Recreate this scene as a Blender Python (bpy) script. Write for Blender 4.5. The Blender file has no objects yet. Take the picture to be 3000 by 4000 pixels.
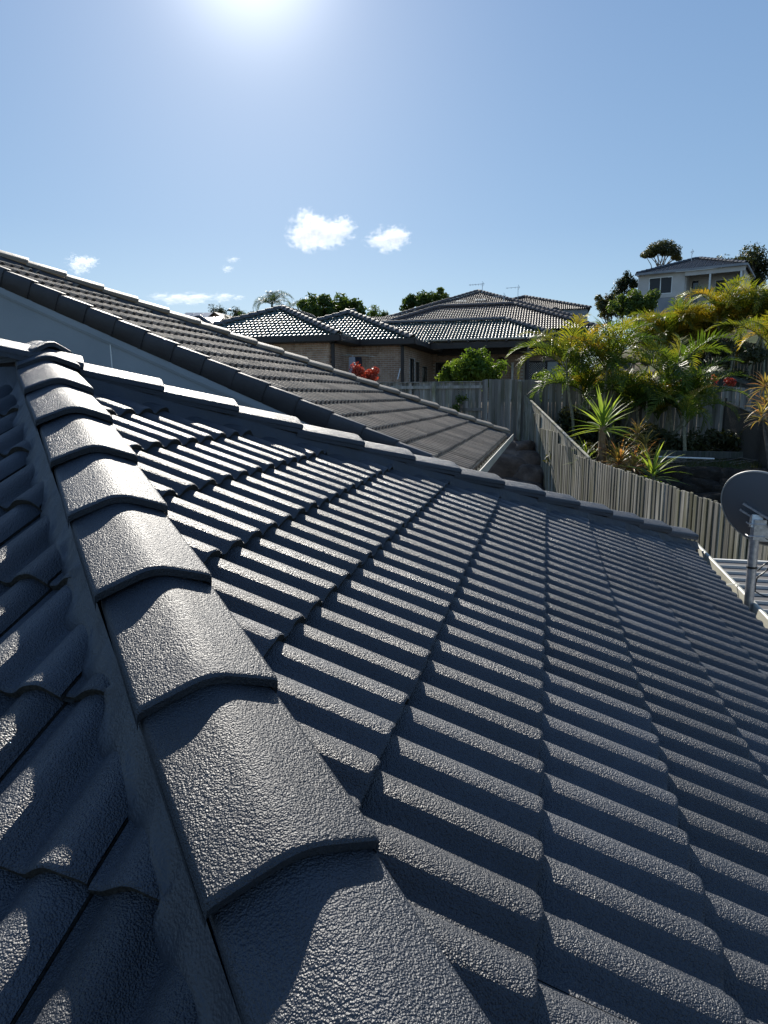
import bpy, bmesh, math, random
from mathutils import Vector, Matrix, noise
R = math.radians
sc = bpy.context.scene
# ------------------------------------------------------------------ camera
FOC, PITCH, ROLL, YAW = 2562.34, 0.18137, -0.0093, 0.24319
cF = Vector((-math.sin(YAW)*math.cos(PITCH), math.cos(YAW)*math.cos(PITCH), -math.sin(PITCH)))
cR0 = Vector((math.cos(YAW), math.sin(YAW), 0)); cU0 = cR0.cross(cF)
cR = cR0*math.cos(ROLL)+cU0*math.sin(ROLL); cU = -cR0*math.sin(ROLL)+cU0*math.cos(ROLL)
cam = bpy.data.cameras.new('camera'); camo = bpy.data.objects.new('camera', cam); sc.collection.objects.link(camo)
cam.sensor_fit = 'HORIZONTAL'; cam.sensor_width = 36; cam.lens = 36*FOC/3000
cam.clip_start = 0.05; cam.clip_end = 6000
m = Matrix((cR, cU, -cF)).transposed().to_4x4(); camo.matrix_world = m
sc.camera = camo
# ------------------------------------------------------------------ sky, sun, exposure
SUN = Vector((-0.3469, 0.7867, 0.5106)).normalized()
EL = math.asin(SUN.z)
w = bpy.data.worlds.new('World'); sc.world = w; w.use_nodes = True
nt = w.node_tree; nt.nodes.clear()
wo = nt.nodes.new('ShaderNodeOutputWorld'); bg = nt.nodes.new('ShaderNodeBackground'); sky = nt.nodes.new('ShaderNodeTexSky')
sky.sky_type = 'NISHITA'; sky.sun_disc = False; sky.sun_elevation = EL
sky.sun_rotation = math.atan2(SUN.x, SUN.y)
sky.altitude = 50; sky.air_density = 1.0; sky.dust_density = 0.4; sky.ozone_density = 3.0
bg.inputs[1].default_value = 0.07
tcw = nt.nodes.new('ShaderNodeTexCoord'); sep = nt.nodes.new('ShaderNodeSeparateXYZ'); nt.links.new(tcw.outputs['Generated'], sep.inputs[0])
gr = nt.nodes.new('ShaderNodeValToRGB'); nt.links.new(sep.outputs['Z'], gr.inputs[0])      # clear blue air by elevation
els = gr.color_ramp.elements; els.new(.5)
for e_, (p_, c_) in zip(els, ((0.0, (.52, .76, .92)), (.22, (.31, .52, .80)), (.8, (.15, .31, .66)))): e_.position = p_; e_.color = (*c_, 1)
sc_n = nt.nodes.new('ShaderNodeMix'); sc_n.data_type = 'RGBA'; sc_n.blend_type = 'MIX'; sc_n.inputs[0].default_value = .66
gm = nt.nodes.new('ShaderNodeVectorMath'); gm.operation = 'SCALE'; gm.inputs[3].default_value = 8.0
nt.links.new(gr.outputs[0], gm.inputs[0]); nt.links.new(sky.outputs[0], sc_n.inputs[6]); nt.links.new(gm.outputs[0], sc_n.inputs[7])
vn = nt.nodes.new('ShaderNodeVectorMath'); vn.operation = 'NORMALIZE'; nt.links.new(tcw.outputs['Generated'], vn.inputs[0])
dp = nt.nodes.new('ShaderNodeVectorMath'); dp.operation = 'DOT_PRODUCT'; dp.inputs[1].default_value = SUN; nt.links.new(vn.outputs[0], dp.inputs[0])
mxx = nt.nodes.new('ShaderNodeMath'); mxx.operation = 'MAXIMUM'; mxx.inputs[1].default_value = 0; nt.links.new(dp.outputs['Value'], mxx.inputs[0])
tot = sc_n.outputs[2]                                            # aureole of thin haze round the sun
for e_, k_ in ((300, 7.0), (40, .7)):
    pw = nt.nodes.new('ShaderNodeMath'); pw.operation = 'POWER'; pw.inputs[1].default_value = e_; nt.links.new(mxx.outputs[0], pw.inputs[0])
    av = nt.nodes.new('ShaderNodeVectorMath'); av.operation = 'MULTIPLY_ADD'; av.inputs[1].default_value = (k_, k_*.98, k_*.92); nt.links.new(pw.outputs[0], av.inputs[0]); nt.links.new(tot, av.inputs[2]); tot = av.outputs[0]
nt.links.new(tot, bg.inputs[0]); nt.links.new(bg.outputs[0], wo.inputs[0])
sl = bpy.data.lights.new('sun', 'SUN'); sl.energy = 5.0; sl.angle = R(0.55); sl.color = (1.0, 0.94, 0.84)
so = bpy.data.objects.new('sun', sl); sc.collection.objects.link(so)
so.rotation_euler = SUN.to_track_quat('Z', 'Y').to_euler(); so.location = (0, 0, 30)
sc.view_settings.view_transform = 'Standard'; sc.view_settings.look = 'None'
sc.view_settings.exposure = 0.65; sc.view_settings.gamma = 1.0; sc.view_settings.use_curve_mapping = False
sc.render.engine = 'CYCLES'; sc.cycles.volume_bounces = 6; sc.cycles.max_bounces = 10
rnd = random.Random(7)

# ------------------------------------------------------------------ helpers
def ray(x, y):
    return (cF*FOC + cR*(x-1500) - cU*(y-2000))
def at(x, y, Y):                       # a point of the place seen in that direction, Y metres out
    d = ray(x, y); return d*(Y/d.y)
LOC = {}
def tag(o, label=None, cat=None, group=None, kind=None):
    if label: o['label'] = label
    if cat: o['category'] = cat
    if group: o['group'] = group
    if kind: o['kind'] = kind
    return o
def empty(name, loc, label, cat, group=None):
    o = bpy.data.objects.new(name, None); sc.collection.objects.link(o)
    o.location = loc; o.empty_display_size = 0.2; LOC[o.name] = Vector(loc)
    return tag(o, label, cat, group)
def base(parent):
    while parent is not None:
        if parent.name in LOC: return LOC[parent.name]
        parent = parent.parent
    return Vector((0, 0, 0))
def inst(name, mesh, M, parent):
    o = bpy.data.objects.new(name, mesh); sc.collection.objects.link(o)
    o.parent = parent; o.matrix_basis = Matrix.Translation(-base(parent)) @ M
    return o
class MB:
    def __init__(s): s.v = []; s.f = []; s.mi = []; s.sm = []
    def face(s, pts, mi=0, smooth=False):
        n = len(s.v); s.v += [tuple(p) for p in pts]; s.f.append(list(range(n, n+len(pts)))); s.mi.append(mi); s.sm.append(smooth)
    def grid(s, rows, mi=0, smooth=True, closed=False):
        n = len(s.v); nc = len(rows[0])
        for r in rows: s.v += [tuple(p) for p in r]
        for i in range(len(rows)-1):
            for j in range(nc if closed else nc-1):
                k = (j+1) % nc
                s.f.append([n+i*nc+j, n+i*nc+k, n+(i+1)*nc+k, n+(i+1)*nc+j]); s.mi.append(mi); s.sm.append(smooth)
    def box(s, c, size, X=(1, 0, 0), Y=(0, 1, 0), Z=(0, 0, 1), mi=0):
        c = Vector(c); X = Vector(X)*size[0]/2; Y = Vector(Y)*size[1]/2; Z = Vector(Z)*size[2]/2
        P = [c+a*X+b*Y+d*Z for d in (-1, 1) for b in (-1, 1) for a in (-1, 1)]
        n = len(s.v); s.v += [tuple(p) for p in P]
        for q in ((0, 2, 3, 1), (4, 5, 7, 6), (0, 1, 5, 4), (2, 6, 7, 3), (0, 4, 6, 2), (1, 3, 7, 5)):
            s.f.append([n+i for i in q]); s.mi.append(mi); s.sm.append(False)
    def bar(s, a, b, wd, dp=None, mi=0, up=(0, 0, 1)):
        a = Vector(a); b = Vector(b); Z = (b-a); L = Z.length; Z.normalize()
        u = Vector(up)
        if abs(Z.dot(u)) > .95: u = Vector((0, 1, 0))
        X = u.cross(Z).normalized(); Y = Z.cross(X)
        s.box((a+b)/2, (wd, dp or wd, L), X, Y, Z, mi)
    def tube(s, pts, rad, n=8, mi=0, cap=True, smooth=True):
        pts = [Vector(p) for p in pts]; rows = []
        rr = rad if isinstance(rad, (list, tuple)) else [rad]*len(pts)
        prev = None
        for i, p in enumerate(pts):
            t = (pts[min(i+1, len(pts)-1)]-pts[max(i-1, 0)]).normalized()
            if prev is None:
                a = Vector((0, 0, 1)) if abs(t.z) < .9 else Vector((1, 0, 0)); X = t.cross(a).normalized()
            else: X = (prev - t*prev.dot(t)).normalized()
            prev = X; Y = t.cross(X)
            rows.append([p+X*math.cos(2*math.pi*k/n)*rr[i]+Y*math.sin(2*math.pi*k/n)*rr[i] for k in range(n)])
        s.grid(rows, mi, smooth, closed=True)
        if cap:
            s.face(rows[0][::-1], mi); s.face(rows[-1], mi)
    def mesh(s, name, mats, off=Vector((0, 0, 0))):
        me = bpy.data.meshes.new(name)
        me.from_pydata([(v[0]-off[0], v[1]-off[1], v[2]-off[2]) for v in s.v], [], s.f)
        for mm in (mats if isinstance(mats, (list, tuple)) else [mats]): me.materials.append(mm)
        me.polygons.foreach_set('material_index', s.mi); me.polygons.foreach_set('use_smooth', s.sm)
        me.update(); return me
    def build(s, name, mats, parent=None, kind=None):
        me = s.mesh(name, mats, base(parent))
        o = bpy.data.objects.new(name, me); sc.collection.objects.link(o)
        if parent: o.parent = parent
        if kind: o['kind'] = kind
        return o

# ------------------------------------------------------------------ materials
def mat(name, col=(.5, .5, .5), rough=.6, spec=.5, metal=0, coat=0, build=None):
    mt = bpy.data.materials.new(name); mt.use_nodes = True
    b = mt.node_tree.nodes['Principled BSDF']
    b.inputs['Base Color'].default_value = (*col, 1); b.inputs['Roughness'].default_value = rough
    b.inputs['Specular IOR Level'].default_value = spec; b.inputs['Metallic'].default_value = metal
    b.inputs['Coat Weight'].default_value = coat
    if build: build(mt.node_tree, b)
    return mt
def nd(t, k, **kw):
    n = t.nodes.new(k)
    for a, v in kw.items():
        if a in n.inputs: n.inputs[a].default_value = v
        else: setattr(n, a, v)
    return n
def coords(t, jitter=True, scale=(1, 1, 1)):
    tc = nd(t, 'ShaderNodeTexCoord'); mp = nd(t, 'ShaderNodeMapping'); mp.inputs['Scale'].default_value = scale
    if jitter:
        oi = nd(t, 'ShaderNodeObjectInfo'); ad = nd(t, 'ShaderNodeVectorMath', operation='MULTIPLY_ADD')
        cb = nd(t, 'ShaderNodeCombineXYZ'); 
        for i in range(3): t.links.new(oi.outputs['Random'], cb.inputs[i])
        ad.inputs[1].default_value = (37, 53, 17); t.links.new(cb.outputs[0], ad.inputs[0]); t.links.new(tc.outputs['Object'], ad.inputs[2])
        t.links.new(ad.outputs[0], mp.inputs['Vector'])
    else: t.links.new(tc.outputs['Object'], mp.inputs['Vector'])
    return mp.outputs[0]
def ramp(t, fac, stops):
    r = nd(t, 'ShaderNodeValToRGB'); e = r.color_ramp.elements
    while len(e) < len(stops): e.new(.5)
    for i, (p, c) in enumerate(stops): e[i].position = p; e[i].color = (*c, 1)
    t.links.new(fac, r.inputs[0]); return r.outputs[0]
def mixc(t, fac, a, b, mode='MIX'):
    mx = nd(t, 'ShaderNodeMix', data_type='RGBA', blend_type=mode)
    if isinstance(fac, float): mx.inputs[0].default_value = fac
    else: t.links.new(fac, mx.inputs[0])
    for i, c in ((6, a), (7, b)):
        if isinstance(c, tuple): mx.inputs[i].default_value = (*c, 1)
        else: t.links.new(c, mx.inputs[i])
    return mx.outputs[2]
def bump(t, b, h, dist, strength=1.0, prev=None):
    bp = nd(t, 'ShaderNodeBump'); bp.inputs['Strength'].default_value = strength; bp.inputs['Distance'].default_value = dist
    t.links.new(h, bp.inputs['Height'])
    if prev: t.links.new(prev, bp.inputs['Normal'])
    if b: t.links.new(bp.outputs[0], b.inputs['Normal'])
    return bp.outputs[0]

def painted_tile(col, col2, grain=1.0, rough=.35, cell=310.0):
    def f(t, b):
        v = coords(t)
        vo = nd(t, 'ShaderNodeTexVoronoi', feature='SMOOTH_F1'); vo.inputs['Scale'].default_value = cell; vo.inputs['Smoothness'].default_value = .6
        t.links.new(v, vo.inputs['Vector'])
        n2 = nd(t, 'ShaderNodeTexNoise', Scale=cell*.5, Detail=3.0, Roughness=.6); t.links.new(v, n2.inputs['Vector'])
        n3 = nd(t, 'ShaderNodeTexNoise', Scale=9.0, Detail=4.0); t.links.new(v, n3.inputs['Vector'])
        ad = nd(t, 'ShaderNodeMath', operation='MULTIPLY_ADD'); ad.inputs[1].default_value = -.55
        t.links.new(vo.outputs['Distance'], ad.inputs[0]); t.links.new(n2.outputs[0], ad.inputs[2])
        n1 = bump(t, None, n3.outputs[0], .004, .5)
        bump(t, b, ad.outputs[0], .0030*grain, 1.0, n1)
        n4 = nd(t, 'ShaderNodeTexNoise', Scale=2.7, Detail=6.0, Roughness=.7); t.links.new(v, n4.inputs['Vector'])
        rr = nd(t, 'ShaderNodeMapRange'); rr.inputs[1].default_value = .35; rr.inputs[2].default_value = .7; rr.inputs[3].default_value = rough-.05; rr.inputs[4].default_value = rough+.16
        t.links.new(n4.outputs[0], rr.inputs[0]); t.links.new(rr.outputs[0], b.inputs['Roughness'])
        oi = nd(t, 'ShaderNodeObjectInfo')
        c = mixc(t, n3.outputs[0], col, col2)
        c = mixc(t, ramp(t, n4.outputs[0], [(.5, (0, 0, 0)), (.75, (.4, .4, .4))]), c, tuple(q*1.9+.006 for q in col2))
        hs = nd(t, 'ShaderNodeHueSaturation'); mr = nd(t, 'ShaderNodeMapRange'); mr.inputs[3].default_value = .75; mr.inputs[4].default_value = 1.25
        t.links.new(oi.outputs['Random'], mr.inputs[0]); t.links.new(mr.outputs[0], hs.inputs['Value']); t.links.new(c, hs.inputs['Color'])
        t.links.new(hs.outputs[0], b.inputs['Base Color'])
    return f
M = {}
M['tile'] = mat('painted_concrete_tile', rough=.45, spec=.5, build=painted_tile((.030, .036, .048), (.038, .045, .057), 1.9, rough=.42))
M['cap'] = mat('painted_ridge_cap', rough=.45, spec=.5, build=painted_tile((.031, .037, .049), (.039, .046, .058), 1.7, rough=.42, cell=310.0))
M['mortar'] = mat('painted_pointing', rough=.5, spec=.5, build=painted_tile((.026, .031, .041), (.033, .039, .050), .7, rough=.45, cell=200.0))
def rawedge(t, b):
    v = coords(t); n = nd(t, 'ShaderNodeTexNoise', Scale=120.0, Detail=4.0); t.links.new(v, n.inputs['Vector'])
    t.links.new(ramp(t, n.outputs[0], [(.35, (.022, .021, .020)), (.7, (.05, .048, .043))]), b.inputs['Base Color']); bump(t, b, n.outputs[0], .006)
M['rawedge'] = mat('raw_tile_edge', rough=.8, spec=.2, build=rawedge)
M['deck'] = mat('roof_sarking', (.012, .012, .013), .9, .1)
M['tile_grey'] = mat('weathered_grey_brown_tile', rough=.75, spec=.25, build=painted_tile((.22, .165, .115), (.31, .24, .17), 1.2, rough=.7, cell=110.0))
M['verge_grey'] = mat('dark_verge_cap', rough=.55, spec=.4, build=painted_tile((.045, .044, .048), (.06, .058, .062), 1.0, rough=.55, cell=110.0))
M['cap_grey'] = mat('weathered_hip_cap', rough=.6, spec=.4, build=painted_tile((.16, .135, .105), (.24, .205, .16), 1.0, rough=.6, cell=110.0))
def fartile(c1, c2, sc_=6.0):
    def f(t, b):
        v = coords(t, False); n = nd(t, 'ShaderNodeTexNoise', Scale=sc_, Detail=5.0); t.links.new(v, n.inputs['Vector'])
        t.links.new(ramp(t, n.outputs[0], [(.35, c1), (.65, c2)]), b.inputs['Base Color']); bump(t, b, n.outputs[0], .01, .4)
    return f
M['tile_green'] = mat('glazed_grey_green_tile', rough=.42, spec=.5, build=fartile((.07, .10, .085), (.11, .145, .125)))
M['tile_cap_green'] = mat('grey_hip_cap', rough=.6, build=fartile((.07, .065, .06), (.11, .10, .095)))
M['tile_brown'] = mat('brown_concrete_tile', rough=.6, build=fartile((.075, .055, .047), (.14, .105, .09)))
M['tile_black'] = mat('dark_glossy_tile', rough=.35, build=fartile((.03, .032, .036), (.055, .057, .062)))
def render_wall(c1, c2):
    def f(t, b):
        v = coords(t, False); n = nd(t, 'ShaderNodeTexNoise', Scale=1.3, Detail=8.0); t.links.new(v, n.inputs['Vector'])
        n2 = nd(t, 'ShaderNodeTexNoise', Scale=60.0, Detail=3.0); t.links.new(v, n2.inputs['Vector'])
        t.links.new(ramp(t, n.outputs[0], [(.3, c1), (.7, c2)]), b.inputs['Base Color']); bump(t, b, n2.outputs[0], .003, .6)
    return f
M['wallC'] = mat('pale_painted_gable_sheet', rough=.7, build=render_wall((.24, .27, .29), (.30, .33, .35)))
M['wallW'] = mat('cream_render', rough=.8, build=render_wall((.50, .46, .42), (.60, .56, .52)))
M['wallG'] = mat('grey_render', rough=.8, build=render_wall((.22, .23, .25), (.34, .34, .35)))
M['cream'] = mat('cream_metal', rough=.45, build=render_wall((.34, .33, .27), (.50, .49, .42)))
M['gutdirt'] = mat('dirty_gutter_inside', rough=.8, spec=.2, build=render_wall((.10, .09, .07), (.26, .24, .19)))
M['white'] = mat('white_paint', (.75, .75, .72), .45)
M['darktrim'] = mat('dark_brown_trim', (.022, .018, .018), .5)
M['black'] = mat('black_powdercoat', (.012, .012, .013), .4)
M['glass'] = mat('dark_window_glass', (.012, .015, .02), .06, .8)
M['curtain'] = mat('pale_curtain_behind_glass', (.35, .40, .42), .35)
M['shade'] = mat('dark_fly_screen', (.03, .032, .036), .55)
M['steel'] = mat('galvanised_steel', rough=.38, spec=.5, metal=.85, build=lambda t, b: (lambda n: (t.links.new(coords(t, False), n.inputs['Vector']), t.links.new(ramp(t, n.outputs[0], [(.3, (.34, .35, .37)), (.7, (.58, .59, .61))]), b.inputs['Base Color'])))(nd(t, 'ShaderNodeTexNoise', Scale=45.0, Detail=5.0)))
M['dish'] = mat('grey_dish_paint', (.11, .115, .125), .5, .4)
M['dishrim'] = mat('pale_dish_rim', (.35, .35, .33), .45)
M['cable'] = mat('black_cable', (.012, .012, .012), .35)
M['patio'] = mat('patio_sheet_grey', rough=.8, spec=.2, build=render_wall((.10, .098, .098), (.14, .136, .134)))
M['patiorib'] = mat('patio_rib_pale', (.42, .42, .40), .6, .3)
M['lampm'] = mat('street_lamp_paint', (.05, .09, .08), .4)
M['solar'] = mat('solar_panel_glass', (.05, .055, .065), .18, .7)
def brickf(t, b):
    oi = nd(t, 'ShaderNodeTexCoord'); 
    v = coords(t, False); n = nd(t, 'ShaderNodeTexNoise', Scale=3.1, Detail=2.0); t.links.new(v, n.inputs['Vector'])
    vo = nd(t, 'ShaderNodeTexVoronoi', Scale=5.2); t.links.new(v, vo.inputs['Vector'])
    c = ramp(t, vo.outputs['Color'], [(.1, (.40, .27, .20)), (.5, (.52, .36, .27)), (.9, (.63, .47, .36))])
    c2 = mixc(t, n.outputs[0], (.7, .66, .62), (1, .96, .92))
    t.links.new(mixc(t, 1.0, c, c2, 'MULTIPLY'), b.inputs['Base Color'])
M['brick'] = mat('pinkish_clay_brick', rough=.85, spec=.2, build=brickf)
M['brickmortar'] = mat('pale_brick_mortar', (.62, .57, .50), .9)
def wood(c1, c2, c3, sc_=1.0):
    def f(t, b):
        v = coords(t, True, (38, 38, 2.2)); n = nd(t, 'ShaderNodeTexNoise', Scale=1.0, Detail=6.0); t.links.new(v, n.inputs['Vector'])
        v2 = coords(t, True, (3, 3, 1.1)); n2 = nd(t, 'ShaderNodeTexNoise', Scale=1.6, Detail=4.0); t.links.new(v2, n2.inputs['Vector'])
        oi = nd(t, 'ShaderNodeObjectInfo')
        c = ramp(t, n.outputs[0], [(.32, c1), (.66, c2)])
        k = ramp(t, n2.outputs[0], [(.45, (0, 0, 0)), (.68, (1, 1, 1))])
        c = mixc(t, k, c, c3)
        hs = nd(t, 'ShaderNodeHueSaturation'); mr = nd(t, 'ShaderNodeMapRange'); mr.inputs[3].default_value = .55; mr.inputs[4].default_value = 1.3
        t.links.new(oi.outputs['Random'], mr.inputs[0]); t.links.new(mr.outputs[0], hs.inputs['Value']); t.links.new(c, hs.inputs['Color'])
        t.links.new(hs.outputs[0], b.inputs['Base Color']); bump(t, b, n.outputs[0], .003, .7)
    return f
M['wood'] = mat('weathered_grey_paling', rough=.85, spec=.2, build=wood((.10, .095, .08), (.46, .44, .38), (.17, .165, .10)))
M['wood2'] = mat('weathered_brown_paling', rough=.85, spec=.2, build=wood((.20, .185, .17), (.36, .34, .32), (.17, .17, .13)))
M['wood3'] = mat('old_dark_paling', rough=.9, spec=.1, build=wood((.05, .055, .05), (.10, .105, .095), (.04, .055, .035)))
def rockf(t, b):
    v = coords(t); n = nd(t, 'ShaderNodeTexNoise', Scale=2.6, Detail=9.0, Roughness=.65); t.links.new(v, n.inputs['Vector'])
    t.links.new(ramp(t, n.outputs[0], [(.3, (.05, .038, .032)), (.5, (.12, .095, .08)), (.72, (.24, .20, .17))]), b.inputs['Base Color']); bump(t, b, n.outputs[0], .06, .8)
M['rock'] = mat('brown_boulder', rough=.9, spec=.2, build=rockf)
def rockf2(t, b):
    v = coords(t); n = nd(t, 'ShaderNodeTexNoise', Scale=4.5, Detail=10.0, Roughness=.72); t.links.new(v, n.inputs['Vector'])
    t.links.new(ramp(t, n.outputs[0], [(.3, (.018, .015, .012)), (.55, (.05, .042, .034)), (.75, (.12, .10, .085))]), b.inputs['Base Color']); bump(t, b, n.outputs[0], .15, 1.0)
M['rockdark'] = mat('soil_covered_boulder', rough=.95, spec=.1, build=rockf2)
def dirtf(t, b):
    v = coords(t, False); n = nd(t, 'ShaderNodeTexNoise', Scale=1.8, Detail=10.0, Roughness=.7); t.links.new(v, n.inputs['Vector'])
    n2 = nd(t, 'ShaderNodeTexNoise', Scale=.35, Detail=4.0); t.links.new(v, n2.inputs['Vector'])
    d = ramp(t, n.outputs[0], [(.3, (.035, .026, .018)), (.55, (.085, .066, .048)), (.75, (.16, .13, .10))])
    g = ramp(t, n.outputs[0], [(.3, (.02, .035, .012)), (.7, (.06, .085, .03))])
    k = ramp(t, n2.outputs[0], [(.48, (0, 0, 0)), (.6, (1, 1, 1))])
    t.links.new(mixc(t, k, d, g), b.inputs['Base Color']); bump(t, b, n.outputs[0], .08, .8)
M['dirt'] = mat('garden_soil_and_grass', rough=.95, spec=.1, build=dirtf)
def leafmat(name, cols, trans=.45, rough=.35, tcol=None):
    mt = bpy.data.materials.new(name); mt.use_nodes = True; t = mt.node_tree
    b = t.nodes['Principled BSDF']; out = t.nodes['Material Output']
    b.inputs['Roughness'].default_value = rough+.12; b.inputs['Specular IOR Level'].default_value = .3
    oi = nd(t, 'ShaderNodeObjectInfo'); v = coords(t, True); n = nd(t, 'ShaderNodeTexNoise', Scale=2.3, Detail=3.0); t.links.new(v, n.inputs['Vector'])
    ad = nd(t, 'ShaderNodeMath', operation='MULTIPLY_ADD'); ad.inputs[1].default_value = .6
    sb = nd(t, 'ShaderNodeMath', operation='SUBTRACT'); t.links.new(oi.outputs['Random'], sb.inputs[0]); sb.inputs[1].default_value = .5
    t.links.new(sb.outputs[0], ad.inputs[0]); t.links.new(n.outputs[0], ad.inputs[2])
    c = ramp(t, ad.outputs[0], cols); t.links.new(c, b.inputs['Base Color'])
    tr = nd(t, 'ShaderNodeBsdfTranslucent'); mu = nd(t, 'ShaderNodeVectorMath', operation='MULTIPLY'); mu.inputs[1].default_value = tcol or (1.9, 1.75, .85)
    t.links.new(c, mu.inputs[0]); t.links.new(mu.outputs[0], tr.inputs[0])
    mx = nd(t, 'ShaderNodeMixShader'); mx.inputs[0].default_value = trans
    t.links.new(b.outputs[0], mx.inputs[1]); t.links.new(tr.outputs[0], mx.inputs[2]); t.links.new(mx.outputs[0], out.inputs[0])
    return mt
M['frond'] = leafmat('palm_leaflets', [(.2, (.035, .07, .012)), (.6, (.09, .14, .02)), (.95, (.20, .18, .02))])
M['frondgold'] = leafmat('golden_palm_leaflets', [(.2, (.07, .11, .015)), (.5, (.17, .18, .02)), (.9, (.30, .19, .02))])
M['frondfar'] = leafmat('far_palm_leaflets', [(.2, (.035, .06, .02)), (.8, (.07, .10, .03))], .3)
M['leafbright'] = leafmat('bright_shrub_leaves', [(.25, (.06, .11, .015)), (.7, (.14, .19, .03))], .5)
M['leafmid'] = leafmat('mid_green_leaves', [(.25, (.03, .06, .012)), (.7, (.07, .11, .022))], .35)
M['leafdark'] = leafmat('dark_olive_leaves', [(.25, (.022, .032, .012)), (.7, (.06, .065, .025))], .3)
M['leafred'] = leafmat('red_shrub_leaves', [(.25, (.32, .05, .03)), (.7, (.50, .12, .07))], .35, tcol=(1.3, .9, .7))
M['yucca'] = leafmat('yucca_blades', [(.25, (.10, .17, .035)), (.7, (.22, .30, .07))], .5)
M['drac'] = leafmat('yellow_green_blades', [(.2, (.14, .14, .05)), (.5, (.26, .20, .07)), (.8, (.30, .14, .07))], .4)
M['deadleaf'] = mat('dry_leaf_skirt', rough=.9, build=fartile((.16, .10, .05), (.30, .20, .12), 9.0))
M['bark'] = mat('grey_bark', rough=.9, build=fartile((.09, .075, .06), (.19, .165, .14), 12.0))
M['cane'] = mat('palm_cane', rough=.6, build=fartile((.15, .14, .08), (.28, .26, .17), 14.0))
M['cloth1'] = mat('pale_blue_cloth', (.33, .36, .42), .8); M['cloth2'] = mat('dark_cloth', (.02, .02, .03), .8)

# ------------------------------------------------------------------ ground
def ss(a, b, x):
    t = min(1, max(0, (x-a)/(b-a))); return t*t*(3-2*t)
def gz(x, y):
    fx = -.7+(20-y)*.24                 # plan line of the near fence
    z = -3.9
    z += 2.3*ss(17.0, 19.4, y)           # up to the far fence
    if x > fx+.3: z = max(z, -3.6+1.95*ss(13.2, 15.4, y+.15*(x-fx)))
    z += 1.15*ss(20.4, 24, y) + .6*ss(36, 44, y) + 1.2*ss(44, 60, y)
    z += (ss(3, 14, x)*4.5+.0)*ss(24, 48, y)
    z += .7*ss(1.0, 6, x)*ss(21.0, 27, y)
    z += -2*ss(60, 200, abs(x))
    return z
mb = MB()
xs = [-900, -400, -200, -100, -60, -40, -30, -24, -20] + [-16+i*.6 for i in range(54)] + [18, 22, 28, 36, 50, 70, 100, 200, 400, 900]
ys = [-60, -30, -15, -8, -4, 0, 3, 6, 8, 10] + [11+i*.45 for i in range(42)] + [31, 33, 36, 39, 42, 45, 50, 55, 60, 70, 90, 130, 200, 400, 900, 1500]
mb.grid([[(x, y, gz(x, y)+.06*noise.noise(Vector((x*1.7, y*1.7, 3)))) for x in xs] for y in ys])
mb.build('ground', M['dirt'], kind='structure')

# ------------------------------------------------------------------ roof tiles
PITCHW = .15
def hump(u, wtile, crests, half, H):
    z = 0
    for c in crests:
        d = abs(u-c)
        if d < half: z = max(z, H*(1-(d/half)**2.3)**1.25)
    return z
class TileKind:
    def __init__(s, name, scale, mats, gauge, H=.030, step=.030, nseg=30, half=.066):
        s.name = name; s.w = .30*scale; s.g = gauge; s.step = step*scale; s.H = H*scale; s.mats = mats; s.scale = scale
        s.cr = (.09*scale, .24*scale); s.half = half*scale; s.nseg = nseg; s.L = gauge+.06*scale
        s.meshes = [s.make(k) for k in range(3)]
    def top(s, u, v): return hump(u % s.w, s.w, s.cr, s.half, s.H)-s.H-s.step*v/s.g
    def mb(s, k=0, M4=None, mb=None, rows=None):
        mb = mb or MB(); T = (lambda p: M4 @ Vector(p)) if M4 is not None else (lambda p: Vector(p))
        sc_ = s.scale; g = .002*sc_; us = [g+(s.w-2*g)*i/s.nseg for i in range(s.nseg+1)]
        th = .029*sc_
        def e(u): return .0015*math.sin(u*90+k*2.1)*sc_
        prof = rows or [(0, -.0045), (.004, -.0012), (.012, 0), (s.L, 0)]
        mb.grid([[T((u, v*1.0+e(u), s.top(u, v)+dz*sc_)) for u in us] for v, dz in prof], 0, True)
        mb.grid([[T((u, .003*sc_+e(u), s.top(u, 0)-th)) for u in us], [T((u, e(u), s.top(u, 0)-.0045*sc_)) for u in us]], 1, True)
        return mb
    def full(s, k=0):
        mb = s.mb(k); sc_ = s.scale; g = .002*sc_; th = .022*sc_
        for u, sg in ((g, 1), (s.w-g, -1)):
            a = [(u, 0, s.top(u, 0)-.0045*sc_), (u, s.L, s.top(u, s.L)), (u, s.L, s.top(u, s.L)-th), (u, 0, s.top(u, 0)-th)]
            mb.face(a if sg > 0 else a[::-1], 1)
        u0, u1 = s.w-.006*sc_, s.w+.02*sc_
        mb.face([(u0, 0, s.top(s.w-g, 0)-.014*sc_), (u1, 0, s.top(0, 0)-.014*sc_), (u1, s.L, s.top(0, s.L)-.014*sc_), (u0, s.L, s.top(s.w-g, s.L)-.014*sc_)], 1)
        return mb
    def make(s, k): return s.full(k).mesh(s.name, s.mats)

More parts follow.
